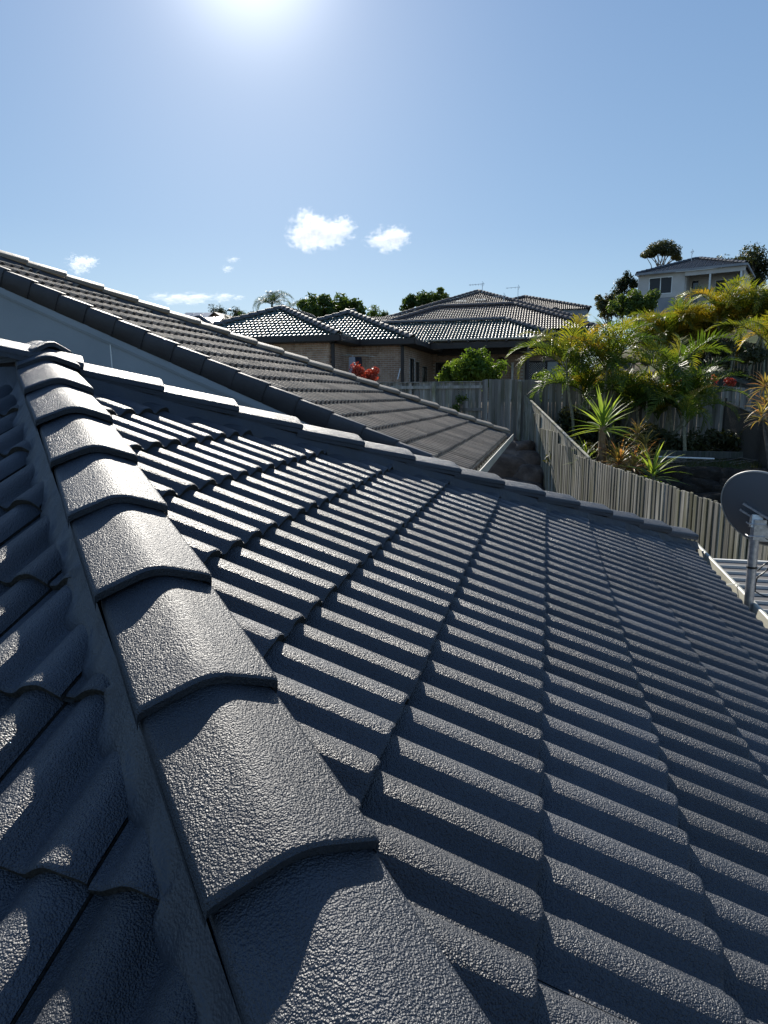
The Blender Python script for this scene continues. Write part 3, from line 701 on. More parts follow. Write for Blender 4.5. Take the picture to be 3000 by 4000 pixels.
# black bar fence
bf = empty('bar_fence', (4.4, 17, -1.6), 'black tubular metal pool fence coming forward at the right edge', 'fence')
a = at(2838, 1570, 19.2); b = at(3075, 1678, 13.6)
mb = MB(); mb.bar(a, b, .04, .03); mb.build('top_rail', M['black'], bf)
mb = MB(); mb.bar(a-Vector((0, 0, 1.15)), b-Vector((0, 0, 1.15)), .035, .03); mb.build('bottom_rail', M['black'], bf)
BARM = boxmesh('bar', .018, .018, 1.2, M['black'])
nb_ = int((b-a).length/.10)
for i in range(nb_+1):
    P = a.lerp(b, i/nb_); Mx = Matrix.Translation(P-Vector((0, 0, 1.2))); inst('bar', BARM, Mx, bf)
mb = MB(); mb.box(a-Vector((0.02, 0, .6)), (.06, .06, 1.4)); mb.build('post', M['black'], bf)

# ------------------------------------------------------------------ brick house (stepped front, glazed hip roofs)
LO = TileKind('roof_tiles', 1.2, [M['tile_green'], M['tile_green']], .36, nseg=12, H=.062, step=.045)
LOB = TileKind('roof_tiles', 1.05, [M['tile_brown'], M['tile_brown']], .38, nseg=10, H=.06, step=.045)
LOK = TileKind('roof_tiles', 1.05, [M['tile_black'], M['tile_black']], .38, nseg=8, H=.05, step=.035)
CAPG = cap_mesh('hip_cap', .46, .15, -.02, .105, [M['tile_cap_green']], step=.045, seg=4)
CAPB = cap_mesh('hip_cap', .48, .15, -.02, .10, [M['tile_brown']], step=.04, seg=4)
CAPK = cap_mesh('hip_cap', .48, .15, -.02, .10, [M['tile_black']], step=.04, seg=4)
def hipblock(root, L, Rr, f, bk, ze, kind, capm, tt=.40, faces='FRL', rot=None, ridge='Y'):
    """hip roof over the eave rectangle L..Rr x f..bk, eave height ze"""
    wd = Rr-L; dp = bk-f
    if ridge == 'Y': run = wd/2; A = (L+run, f+run); B = (L+run, bk-run if dp > wd else f+run)
    else: run = dp/2; A = (L+run, f+run); B = (Rr-run, f+run)
    zr = ze+tt*run
    def fill(P0, D, poly):
        F = Face(P0, D, tt, 0, 0, kind); fc_, tl = F.fill(root, poly); stuff_tiles(F, fc_, tl, 'roof_tiles', kind); return F
    if 'F' in faces: fill((0, f, ze), (0, -1), [(L, f), (Rr, f), B, A] if ridge == 'X' else [(L, f), (Rr, f), A])
    if 'R' in faces: fill((Rr, 0, ze), (1, 0), [(Rr, f), (Rr, bk), B, A] if ridge == 'Y' else [(Rr, f), (Rr, bk), B])
    if 'L' in faces: fill((L, 0, ze), (-1, 0), [(L, bk), (L, f), A, B] if ridge == 'Y' else [(L, bk), (L, f), A])
    if 'B' in faces: fill((0, bk, ze), (0, 1), [(Rr, bk), (L, bk), A, B] if ridge == 'X' else [(Rr, bk), (L, bk), B])
    v = lambda p, z: Vector((p[0], p[1], z))
    caps_along(root, v((L, f), ze), v(A, zr), .40, capm, None, phase=.02)
    caps_along(root, v((Rr, f), ze), v(A if ridge == 'Y' else B, zr), .40, capm, None, phase=.02)
    if ridge == 'X': caps_along(root, v(A, zr), v(B, zr), .40, capm, None, name='ridge_cap')
    elif B[1]-A[1] > .5: caps_along(root, v(A, zr), v(B, zr), .40, capm, None, name='ridge_cap')
    return A, B, zr
def eaves(root, pts, z, mt, h=.2, wd=.12):
    for a, b in zip(pts[:-1], pts[1:]):
        mb = MB(); mb.bar((a[0], a[1], z-h/2), (b[0], b[1], z-h/2), wd, h)
        mb.build('fascia', mt, root)
def brickwall(root, a, b, z0, z1, openings=(), n_out=None):
    """wall from a to b (plan), facing the side n_out; bricks stand proud of the mortar sheet; openings as (s0,s1,za,zb)"""
    a = Vector((*a, 0)); b = Vector((*b, 0)); d = (b-a); L = d.length; d.normalize(); n = Vector(n_out).to_3d()
    th = .11; mb = MB()
    cuts = sorted({0, L, *[o[0] for o in openings], *[o[1] for o in openings]})
    for s0, s1 in zip(cuts[:-1], cuts[1:]):
        op = sorted([(o[2], o[3]) for o in openings if o[0] < (s0+s1)/2 < o[1]]); zz = z0
        for q0, q1 in op+[(z1, z1)]:
            if q0 > zz: mb.box(a+d*(s0+s1)/2-n*th/2+Vector((0, 0, (zz+q0)/2)), (s1-s0, th, q0-zz), d, n, (0, 0, 1))
            zz = q1
    wl = mb.build('wall', M['brickmortar'], root)
    mb = MB(); z = z1-.006; r = 0
    while z-.076 > z0:
        s = -(.12 if r % 2 else 0)
        while s < L:
            s0 = max(s, 0); s1 = min(s+.224, L)
            if s1-s0 > .03 and not any(o[0]-.005 < s1 and s0 < o[1]+.005 and o[2]-.005 < z and z-.076 < o[3]+.005 for o in openings):
                pr = .010+rnd.uniform(-.002, .003)
                mb.box(a+d*(s0+s1)/2+n*(pr/2)+Vector((0, 0, z-.036)), (s1-s0, pr, .070), d, n, (0, 0, 1))
            s += .24
        z -= .086; r += 1
    mb.build('bricks', M['brick'], wl, 'stuff')
    return wl
bh = empty('house', (-5, 30, -.4), 'brick house with glinting grey-green hip roofs and dark pergola behind the far fence', 'house')
Z1 = 2.17
hipblock(bh, -15.4, -7.75, 24.45, 36, Z1, LO, CAPG, .405)
hipblock(bh, -13.2, -5.42, 27.1, 38, Z1, LO, CAPG, .405)
hipblock(bh, -14.0, 1.9, 34.3, 43.0, Z1+.02, LO, CAPG, .41, ridge='X')
eaves(bh, [(-15.4, 24.4), (-7.7, 24.4), (-7.7, 27.05), (-5.37, 27.05), (-5.37, 34.3)], Z1-.03, M['darktrim'], .22)
eaves(bh, [(-5.4, 34.25), (1.9, 34.25), (1.95, 42)], Z1-.03, M['darktrim'], .2)
mb = MB(); mb.box((-11.6, 24.75, Z1-.26), (7.4, .7, .03)); mb.box((-7.98, 26, Z1-.26), (.6, 3, .03)); mb.box((-6.8, 27.4, Z1-.26), (3, .6, .03)); mb.box((-5.7, 31, Z1-.26), (.6, 7.4, .03)); mb.build('soffit', M['darktrim'], bh)
brickwall(bh, (-15, 25), (-8.25, 25), -.6, Z1-.27, n_out=(0, -1, 0))
brickwall(bh, (-8.25, 25), (-8.25, 27.6), -.6, Z1-.27, n_out=(1, 0, 0))
brickwall(bh, (-8.25, 27.6), (-5.95, 27.6), -.6, Z1-.27, n_out=(0, -1, 0))
def ysd(px): d = ray(px, 1400); return -5.95*d.y/d.x
win = [(ysd(1602), ysd(1617), 1.45), (ysd(1625), ysd(1638), 1.35), (ysd(1650), ysd(1668), 1.2)]
ops = [(y0-27.6, y1-27.6, -.2 if i == 0 else .25, z) for i, (y0, y1, z) in enumerate(win)]
brickwall(bh, (-5.95, 27.6), (-5.95, 35), -.6, Z1-.27, ops, (1, 0, 0))
for (s0, s1, za, zb) in ops:
    mb = MB(); 
    for q in (s0+.02, s1-.02): mb.box((-5.97, 27.6+q, (za+zb)/2), (.05, .04, zb-za))
    for q in (za+.02, zb-.02): mb.box((-5.97, 27.6+(s0+s1)/2, q), (.05, s1-s0, .04))
    wf = mb.build('window_frame', M['darktrim'], bh); mb = MB(); mb.box((-6.02, 27.6+(s0+s1)/2, (za+zb)/2), (.01, s1-s0-.04, zb-za-.04)); mb.build('pane', M['glass'], wf)
xx = lambda px: (lambda d: 35*d.x/d.y)(ray(px, 1400))
dl, dr = xx(1703), xx(1888); d2l, d2r = xx(2052), xx(2190)
brickwall(bh, (-5.95, 35), (1.5, 35), -.6, Z1-.25, [(dl+5.95, dr+5.95, -.6, 1.48), (d2l+5.95, d2r+5.95, -.6, 1.48)], (0, -1, 0))
brickwall(bh, (1.5, 35), (1.5, 42), -.6, Z1-.25, n_out=(1, 0, 0))
def slider(x0, x1, parts):
    mb = MB(); z0, z1 = -.6, 1.48
    for x in (x0+.03, x1-.03): mb.box((x, 34.97, (z0+z1)/2), (.06, .1, z1-z0))
    mb.box(((x0+x1)/2, 34.97, z1-.03), (x1-x0-.12, .1, .06)); dr_ = mb.build('sliding_door', M['darktrim'], bh)
    for a_, b_, mt, mesh in parts:
        X0 = x0+.06+(x1-x0-.12)*a_; X1 = x0+.06+(x1-x0-.12)*b_
        mb = MB(); mb.box(((X0+X1)/2, 35.0, (z0+z1)/2), (X1-X0-.04, .012, z1-z0)); mb.build('pane', M[mt], dr_)
        mb = MB()
        for x in (X0+.02, X1-.02): mb.box((x, 34.95, (z0+z1)/2), (.045, .04, z1-z0-.06))
        mb.build('door_frame', M['darktrim'], dr_)
        if mesh:
            mb = MB(); s = .11; Wd = X1-X0-.08; H = z1-z0-.1; n = int((Wd+H)/s)
            for i in range(n):
                for sg in (1, -1):
                    u0 = i*s-H; p0 = max(0, u0); p1 = min(Wd, u0+H)
                    if p1 <= p0: continue
                    q0, q1 = p0-u0, p1-u0
                    xa, xb = (X0+.04+p0, X0+.04+p1) if sg > 0 else (X1-.04-p0, X1-.04-p1)
                    mb.bar((xa, 34.94, z0+q0), (xb, 34.94, z0+q1), .012, .008)
            mb.build('security_grille', M['steel'], dr_)
slider(dl, dr, [(0, .35, 'glass', False), (.35, .68, 'shade', True), (.68, 1, 'curtain', False)])
slider(d2l, d2r, [(0, .62, 'shade', True), (.62, 1, 'curtain', False)])
# downpipes, posts, pergola
for px, py, Y, z0 in ((1301, 1400, 24.92, -.6), (1572, 1400, 27.5, -.6)):
    q = at(px, py, Y); mb = MB(); mb.box((q.x-.0, Y, (Z1-.2+z0)/2), (.12, .09, Z1-.2-z0)); mb.box((q.x, Y-.15, Z1-.27), (.1, .4, .08)); mb.build('downpipe', M['darktrim'], bh)
q = at(2002, 1430, 34.88); mb = MB(); mb.box((q.x, 34.9, .35), (.10, .08, 2.0)); mb.box((q.x, 34.9, 1.37), (.15, .1, .06)); mb.build('downpipe', M['white'], bh)
XP = 30.6
for px in (1864, 2063):
    q = at(px, 1400, XP); mb = MB(); mb.box((q.x, XP, .75), (.11, .11, 2.9)); mb.build('pergola_post', M['darktrim'], bh)
xl, xr = at(1658, 1345, XP).x, at(2150, 1345, XP).x; zt = at(1850, 1332, XP).z
mb = MB(); mb.box(((xl+xr)/2, XP, zt-.18), (xr-xl, .09, .26)); mb.build('pergola_beam', M['darktrim'], bh)
mb = MB(); mb.box(((xl+xr)/2, 34.2, zt-.3), (xr-xl, .09, .24)); mb.build('pergola_beam', M['darktrim'], bh)
nr = 7
for i in range(nr):
    x = xl+.3+(xr-xl-.5)*i/(nr-1); mb = MB(); mb.bar((x, XP-.35, zt), (x, 34.3, zt-.08), .06, .13); mb.build('rafter', M['darktrim'], bh)
for i in range(17):
    y = XP-.3+i*.21; mb = MB(); mb.bar((xl, y, zt+.09), (xr, y, zt+.09), .05, .03); mb.build('pergola_batten', M['cream'], bh)
mb = MB(); mb.box(((xl+xr)/2, 32.6, zt+.13), (xr-xl, 3.2, .012)); mb.build('pergola_sheet', M['patio'], bh)
q = at(1963, 1400, 34.9); lm = empty('wall_lamp', q, 'small dark twin-headed floodlight on the brick wall beside the white downpipe', 'lamp')
mb = MB(); mb.box(q, (.12, .06, .12)); mb.tube([q+Vector((-.02, -.05, .02)), q+Vector((-.14, -.16, -.04))], [.04, .075], 10); mb.tube([q+Vector((.04, -.05, .0)), q+Vector((.05, -.14, -.14))], [.04, .07], 10); mb.build('lamp_head', M['black'], lm)
mb = MB(); mb.tube([q+Vector((.05, -.14, -.14)), q+Vector((.052, -.16, -.165))], [.066, .06], 10); mb.build('lens', M['white'], lm)
a = at(1553, 1482, 27.0); b = at(1563, 1440, 27.3); mb = MB(); mb.tube([a, b], .025, 8); tag(mb.build('pole', M['white']), 'white pole leaning on the dark downpipe at the brick corner', 'pole')
# clothes line
q = at(1378, 1392, 25.9); cl = empty('clothes_line', (q.x, q.y, -.6), 'rotary clothes line with bent pale arms in front of the brick wall', 'clothes line')
mb = MB(); mb.tube([(q.x, q.y, -.6), q+Vector((0, 0, .05))], .025, 8); mb.build('pole', M['steel'], cl)
for an in (0.25, 1.9, 3.3, 4.7):
    e = q+Vector((math.cos(an)*.85, math.sin(an)*.85, .02 if an > 1 else -.02)); mb = MB(); mb.tube([q+Vector((0, 0, .02)), q.lerp(e, .5)+Vector((0, 0, .05)), e], .013, 6)
    if 2.5 < an < 4: mb.tube([e, e+Vector((-.2, -.25, -.32))], .012, 6)
    mb.build('arm', M['cream'], cl)
for nm, mt, px, wd, h, lab in (('shirt', 'cloth1', 1375, .34, .75, 'pale blue-grey cloth hanging long from the clothes line'), ('shirt', 'cloth2', 1402, .30, .45, 'small dark garment hanging at the right of the clothes line'), ('towel', 'cloth2', 1388, .2, .6, 'dark towel hanging between the two garments on the clothes line')):
    p = at(px, 1394, 25.7+rnd.uniform(-.1, .1)); mb = MB(); rows = []
    for i in range(7):
        f = i/6; ww = wd*(.72+.28*f); rows.append([(p.x+(j/8-.5)*ww, p.y+.03*math.sin(j*1.9+f*2)*f, p.z-h*f) for j in range(9)])
    mb.grid(rows); mb.grid([[(a, b-.012, c) for a, b, c in r] for r in rows][::-1]); tag(mb.build(nm, M[mt]), lab, 'clothes')

# ------------------------------------------------------------------ houses further back
b4 = empty('house', (-4, 42, 1), 'house with long brown tiled roof rising just above the green one', 'house')
rl, rr = at(1538, 1203, 44), at(2008, 1188, 44); run4 = 4.9
hipblock(b4, rl.x-1.9, rr.x+run4, 44-run4, 44+run4, rl.z-.41*run4, LOB, CAPB, .41, ridge='X', faces='FRLB')
mb = MB(); mb.box((-4, 44.4, 1.2), (10.5, 8, 3.4)); mb.build('wall', M['wallG'], b4)
ql = at(1438, 1238, 46); F = Face((0, 42.6, ql.z-1.35), (0, -1), .41, 0, 0, LOB); f_, tl = F.fill(b4, [(ql.x, 42.6), (-8.6, 42.6), (-8.6, 45.9), (ql.x, 45.9)]); stuff_tiles(F, f_, tl, 'roof_tiles', LOB)
b5 = empty('house', (-4, 52, 2), 'house with tallest brown pyramid roof and two pale vent patches', 'house')
A5 = at(1872, 1136, 54)
hipblock(b5, A5.x-7.2, A5.x+7.0, 54-7.0, 54+7, A5.z-.41*7, LOB, CAPB, .41, faces='FRL')
mb = MB(); mb.box((A5.x, 54, 3.2), (13, 13, 3.4)); mb.build('wall', M['wallG'], b5)
for px in (1801, 1876):
    q = at(px, 1176 if px < 1850 else 1171, 51.6); mb = MB()
    for j in range(4): mb.box(q+Vector((-.3+j*.2, 0, 0)), (.13, .35, .03), (1, 0, 0), Vector((0, 1, .41)).normalized(), Vector((0, -.41, 1)).normalized())
    mb.build('vent_tile', M['cream'], b5)
b6 = empty('house', (0, 60, 3), 'house with low brown hip roof over a blue-grey wall right of the tall roof', 'house')
A6 = at(2050, 1157, 60)
hipblock(b6, A6.x-5.2, A6.x+5.2, 60-5.2, 60+8, A6.z-.33*5.2, LOB, CAPB, .33, faces='FRL')
mb = MB(); mb.box((A6.x+.2, 59.9, A6.z-3.2), (9.6, 9.8, 3)); mb.build('wall', M['wallG'], b6)
q = at(2169, 1222, 54.7); ds = empty('satellite_dish', q, 'small dark satellite dish on the blue-grey wall of the far brown-roofed house', 'satellite dish')
mb = MB(); mb.grid([[q+Vector((r_*.42*math.cos(k*.4189), -.1-.1*r_*r_*-1-.15, r_*.42*math.sin(k*.4189))) for k in range(15)] for r_ in (0.02, .35, .7, 1)], closed=True); mb.build('reflector', M['black'], ds)
mb = MB(); mb.tube([q+Vector((0, 0, -.5)), q+Vector((0, -.1, 0)), q+Vector((.5, -.4, -.1)), q+Vector((.7, -.5, .12))], .03, 6); mb.build('mount', M['steel'], ds)
def antenna(p0, h, wd, lab, n=5):
    r = empty('tv_antenna', p0, lab, 'antenna'); mb = MB(); mb.tube([p0-Vector((0, 0, .3)), p0+Vector((0, 0, h))], .022, 6); mb.build('mast', M['steel'], r)
    mb = MB(); t_ = p0+Vector((0, 0, h-.08)); mb.tube([t_+Vector((-wd, 0, -.03)), t_+Vector((.15, 0, .02))], .014, 5)
    for i in range(n): c = t_+Vector((-wd+.1+i*wd/n, 0, -.03)); mb.tube([c+Vector((0, -.3, -.0)), c+Vector((0, .3, 0))], .009, 4); mb.tube([c+Vector((0, 0, -.07)), c+Vector((0, 0, .07))], .009, 4)
    mb.tube([t_+Vector((0, 0, .2)), t_+Vector((.12, 0, 0)), t_+Vector((0, 0, -.2))], .014, 5); mb.build('elements', M['steel'], r)
antenna(at(1884, 1138, 53.5), .62, 1.05, 'thin television antenna on the peak of the tallest brown roof')
antenna(at(2023, 1160, 58), .85, 1.0, 'slender television antenna between the two farthest brown roofs', 3)
antenna(at(1967, 1178, 45), .42, .75, 'low television antenna in front of the tallest brown roof')
antenna(at(2702, 1003, 57.5), .45, .12, 'short twin-rod antenna on the white hill house roof', 1)
# house at the far left with solar panels
q = at(885, 1262, 70); b7 = empty('house', (q.x-4, 72, 1.8), 'distant dark gabled roof with brick gable end and pale solar panels beyond the grey roof', 'house')
P = [at(*p, 70) for p in ((855, 1221), (905, 1262), (700, 1290), (725, 1219))]
P2 = [at(845, 1219, 70), at(898, 1266, 70), at(795, 1266, 70)]
mb = MB(); mb.face([P2[0], P2[1]-Vector((0, 0, 2)), P2[2]-Vector((0, 0, 2))]); n0 = P2[0]; 
mb = MB(); zlow = P2[1].z-.2
mb.box((P2[0].x-.2, 72, zlow-1.2), (4.4, 4, 2.4)); mb.build('wall', M['brick'], b7)
mb = MB(); mb.face([(P2[0].x-2.2, 70, zlow), (P2[0].x+2.0, 70, zlow), (P2[0].x-.1, 70, P2[0].z-.15)]); mb.build('gable', M['brick'], b7)
for sg in (-1, 1):
    mb = MB(); a = Vector((P2[0].x-.1, 0, P2[0].z)); b = Vector((P2[0].x-.1+sg*2.5, 0, zlow-.15)); 
    mb.grid([[(a.x, 69.6, a.z), (b.x, 69.6, b.z)], [(a.x, 76, a.z), (b.x, 76, b.z)]], 0, False); mb.grid([[(a.x, 69.6, a.z-.1), (b.x, 69.6, b.z-.1)], [(a.x, 69.6, a.z), (b.x, 69.6, b.z)]], 0, False)
    mb.build('roof_slope', M['tile_brown'], b7)
a = at(725, 1221, 70.5); b = at(835, 1221, 70.5); c = at(808, 1240, 68); d = at(700, 1243, 68)
mb = MB(); mb.face([d-Vector((0, 0, .08)), c-Vector((0, 0, .08)), b-Vector((0, 0, .08)), a-Vector((0, 0, .08))]); mb.build('roof_slope', M['tile_black'], b7)
for i in range(3):
    u0, u1 = i/3+.01, (i+1)/3-.01; mb = MB(); mb.face([d.lerp(c, u0), d.lerp(c, u1), a.lerp(b, u1), a.lerp(b, u0)]); mb.build('solar_panel', M['solar'], b7)
a = at(810, 1238, 67); b = at(872, 1238, 67); c = at(845, 1262, 64); d = at(775, 1245, 64)
mb = MB(); mb.face([d, c, b, a]); mb.build('solar_panel', M['solar'], b7)
b8 = empty('house', (at(800, 1250, 50).x, 50, 1), 'low black hip roof end peeping over the grey-brown hip caps at left', 'house')
A8 = at(790, 1234, 52); hipblock(b8, A8.x-4, A8.x+3.6, 48.2, 56, A8.z-.41*3.8, LOK, CAPK, .41)
mb = MB(); mb.box((A8.x-.2, 52, A8.z-3.4), (6.8, 6.8, 3)); mb.build('wall', M['wallG'], b8)
q = at(885, 1285, 58); sl_ = empty('street_lamp', (q.x, 58, .6), 'small green-grey curved street lamp against the sky left of the brick house', 'street lamp')
T_ = [at(*p, 58) for p in ((884, 1290), (882, 1225), (886, 1214), (896, 1210), (903, 1211))]
mb = MB(); mb.tube([(q.x, 58, .6)]+T_, [.06, .055, .04, .03, .03, .03], 8); mb.build('pole', M['lampm'], sl_)
mb = MB(); c = at(897, 1213, 58); mb.tube([c+Vector((-.25, 0, .03)), c+Vector((.0, 0, .06)), c+Vector((.22, 0, .0))], [.05, .13, .04], 8); mb.tube([c+Vector((.2, 0, .02)), c+Vector((.42, 0, .0))], .02, 6); mb.build('lamp_head', M['lampm'], sl_)

# white house on the hill, turned a little
wa = at(2487, 1067, 58); rotW = R(-19); dX = Vector((math.cos(rotW), math.sin(rotW), 0)); dY = Vector((-dX.y, dX.x, 0))
LW = 8.9
wh = empty('house', (wa.x, wa.y, wa.z-6), 'pale rendered hillside house with dark glossy hip roof, wide window and verandah', 'house')
US = .865
def wp(u, v, z): return wa+dX*(u*US)+dY*v+Vector((0, 0, z))
bm_root = wh
class RF(Face): pass
tw_ = .35; depth = 7.2
def rpoly(pts): return [tuple(wp(u, v, 0).xy) for u, v in pts]
run = depth/2
Fk = Face(wp(0, 0, 0), (-dY.x, -dY.y), tw_, 0, 0, LOK); f_, tl = Fk.fill(wh, rpoly([(0, 0), (LW, 0), (LW-run-.6, run), (run+.6, run)])); stuff_tiles(Fk, f_, tl, 'roof_tiles', LOK)
Fk = Face(wp(LW, 0, 0), (dX.x, dX.y), run*tw_/((run+.6)*US), 0, 0, LOK); f_, tl = Fk.fill(wh, rpoly([(LW, 0), (LW, depth), (LW-run-.6, run)])); stuff_tiles(Fk, f_, tl, 'roof_tiles', LOK)
Fk = Face(wp(0, 0, 0), (-dX.x, -dX.y), run*tw_/((run+.6)*US), 0, 0, LOK); f_, tl = Fk.fill(wh, rpoly([(0, depth), (0, 0), (run+.6, run)])); stuff_tiles(Fk, f_, tl, 'roof_tiles', LOK)
zr = run*tw_
caps_along(wh, wp(0, 0, 0), wp(run+.6, run, zr), .42, CAPK, None); caps_along(wh, wp(LW, 0, 0), wp(LW-run-.6, run, zr), .42, CAPK, None); caps_along(wh, wp(run+.6, run, zr), wp(LW-run-.6, run, zr), .42, CAPK, None, name='ridge_cap')
def wbox(name, u0, u1, v0, v1, z0, z1, mt, par=None):
    mb = MB(); mb.box(wp((u0+u1)/2, (v0+v1)/2, (z0+z1)/2), ((u1-u0)*US, v1-v0, z1-z0), dX, dY, (0, 0, 1)); return mb.build(name, mt, par or wh)
wbox('gutter', -.12, LW+.12, -.12, .0, -.2, -.04, M['wallG']); wbox('gutter', LW, LW+.12, .01, depth, -.2, -.04, M['wallG'])
wbox('soffit', 0, LW, .02, .9, -.235, -.205, M['wallW'])
# front wall left of the verandah, with a window opening
w0, w1, wz0, wz1 = 1.05, 3.05, -1.66, -.44
wbox('wall', .1, w0, .3, .5, -2.0, -.24, M['wallW']); wbox('wall', w1, 4.1, .3, .5, -2.0, -.24, M['wallW']); wbox('wall', w0, w1, .3, .5, wz1, -.24, M['wallW']); wbox('wall', w0, w1, .3, .5, -2.0, wz0, M['wallW'])
wbox('wall', .35, 4.1, .32, .55, -6, -2.0, M['wallG'])
wf = wbox('window', w0, w1, .29, .34, wz0-.06, wz0, M['white']); wbox('frame', w0, w0+.06, .29, .34, wz0, wz1, M['white'], wf); wbox('frame', w1-.06, w1, .29, .34, wz0, wz1, M['white'], wf); wbox('frame', (w0+w1)/2-.03, (w0+w1)/2+.03, .29, .34, wz0, wz1, M['white'], wf); wbox('frame', w0, w1, .288, .338, wz1-.05, wz1+.01, M['white'], wf)
wbox('pane', w0+.06, (w0+w1)/2-.03, .38, .39, wz0, wz1-.05, M['shade'], wf); wbox('pane', (w0+w1)/2+.03, w1-.06, .38, .39, wz0, wz1-.05, M['shade'], wf)
wbox('beam', 4.1, LW-.05, .1, .3, -.55, -.24, M['wallW'])
for u in (6.15, 8.55): wbox('column', u-.07, u+.07, .12, .28, -3, -.55, M['white'])
wbox('wall', 4.1, LW-.2, 2.2, 2.4, -3, -.24, M['wallW']); wbox('wall', 4.08, 4.2, .5, 2.3, -3, -.24, M['wallW']); wbox('wall', LW-.4, LW-.2, .9, 6.6, -5, -.24, M['wallW'])
wbox('door', 4.4, 4.9, 2.17, 2.2, -2.4, -.7, M['glass']); wf = wbox('sliding_door', 6.3, 8.1, 2.15, 2.19, -2.6, -.75, M['white'])
wbox('pane', 6.36, 7.15, 2.12, 2.14, -2.5, -.82, M['shade'], wf); wbox('pane', 7.25, 8.04, 2.12, 2.14, -2.5, -.82, M['curtain'], wf)
wbox('floor_slab', 3.9, LW, .1, 6.8, -3.2, -3.0, M['wallG']); wbox('wall', 4.1, LW-.2, .35, .55, -6, -3.2, M['wallG'])

# ------------------------------------------------------------------ boulders
def boulder(seed, name='boulder', mt='rock'):
    bm = bmesh.new(); bmesh.ops.create_icosphere(bm, subdivisions=3, radius=.5)
    for v in bm.verts:
        d = v.co.normalized(); v.co = d*(.5*(1+.30*noise.noise(d*1.3+Vector((seed*7, 0, 0)))+.13*noise.noise(d*3.1+Vector((0, seed*3, 0)))+.05*noise.noise(d*9+Vector((0, seed*3, 0)))))
        for ax in range(3): v.co[ax] = max(-.42, min(.42, v.co[ax]))
    me = bpy.data.meshes.new(name); bm.to_mesh(me); bm.free(); me.materials.append(M[mt])
    for p in me.polygons: p.use_smooth = True
    return me
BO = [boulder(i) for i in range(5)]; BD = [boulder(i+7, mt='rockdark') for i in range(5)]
rw = empty('boulder_wall', (-1.6, 18, -3.9), 'stacked brown boulder retaining wall in shade below the neighbour gutter', 'retaining wall')
def place_b(root, p, s_, kinds=None):
    Mx = Matrix.Translation(p) @ Matrix.Rotation(rnd.uniform(-.5, .5), 4, 'Z') @ Matrix.Rotation(rnd.uniform(-.25, .25), 4, 'Y') @ Matrix.Diagonal((s_[0], s_[1], s_[2], 1)); inst('boulder', (kinds or BO)[rnd.randrange(5)], Mx, root)
for (px, py, sx, sz) in ((1870, 1800, 1.15, .75), (1955, 1770, 1.5, .8), (2060, 1800, .9, .6), (1990, 1845, 1.5, .95), (1905, 1850, .95, .8), (2065, 1870, .95, .8), (1840, 1770, .8, .6), (1900, 1910, 1.1, .8), (2000, 1915, 1.2, .7), (2060, 1930, 1, .7), (2030, 1755, .8, .45), (1800, 1880, 1.1, .9), (1930, 1735, 1.2, .5)):
    Y = 18.4-(py-1735)*.006; p = at(px, py, Y); place_b(rw, p, (sx*1.15, 1.0, sz*1.15))
x = -9
while x < -2.6:
    for z in (-3.5, -2.8, -2.1): place_b(rw, Vector((x+rnd.uniform(-.2, .2), 18.2+(z+3.5)*.5, z)), (1.2, 1, .9))
    x += .95
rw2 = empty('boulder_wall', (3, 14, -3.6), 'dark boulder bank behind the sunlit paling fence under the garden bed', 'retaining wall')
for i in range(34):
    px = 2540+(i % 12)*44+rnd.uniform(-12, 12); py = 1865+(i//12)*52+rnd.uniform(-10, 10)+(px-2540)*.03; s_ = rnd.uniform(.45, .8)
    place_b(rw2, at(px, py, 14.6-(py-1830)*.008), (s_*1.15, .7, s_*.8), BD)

# ------------------------------------------------------------------ plants
def frond_mesh(seed, L=1.9, n=38, droop=1.0, mt='frond', ll=.52, lw=.042, nm='frond', vang=.6):
    r = random.Random(seed); mb = MB(); pts = []; a = R(72); p = Vector((0, 0, 0)); st = L/20
    for i in range(21):
        pts.append(p.copy()); p = p+Vector((math.cos(a), 0, math.sin(a)))*st; a -= droop*(.035+.0075*i)
    mb.tube(pts, [.016*(1-.85*i/20)+.002 for i in range(21)], 5)
    for i in range(n):
        f = .14+.86*i/(n-1); k = min(int(f*20), 19); q = pts[k].lerp(pts[k+1], f*20-k) if k < 20 else pts[-1]
        T = (pts[min(k+1, 20)]-pts[k]).normalized() if k < 20 else (pts[20]-pts[19]).normalized()
        S = Vector((0, 1, 0)); N = S.cross(T)*-1
        l = ll*math.sin(math.pi*(.14+.80*f)**.8)*r.uniform(.85, 1.1)+.05
        for sg in (1, -1):
            fw = R(38+22*f)+r.uniform(-.12, .12); d = (T*math.sin(fw)+S*sg*math.cos(fw)+N*vang*(1-.4*f)*r.uniform(.6, 1.2)).normalized()
            e1 = q+d*l*.55; d2 = (d+Vector((0, 0, -.45*r.uniform(.5, 1.4)))).normalized(); e2 = e1+d2*l*.45
            wv = T*lw*.5
            mb.face([q-wv*.6, q+wv*.6, e1+wv, e1-wv]); mb.face([e1-wv, e1+wv, e2])
    return mb.mesh(nm, M[mt])
FR = [frond_mesh(i, 2.1, 30, d) for i, d in enumerate((.75, 1.0, 1.25))]
FRG = [frond_mesh(i+9, 2.0, 28, d, 'frondgold') for i, d in enumerate((.75, 1.05, 1.3))]
FRF = [frond_mesh(i+20, 2.6, 26, d, 'frondfar', .55, .05) for i, d in enumerate((.9, 1.25))]
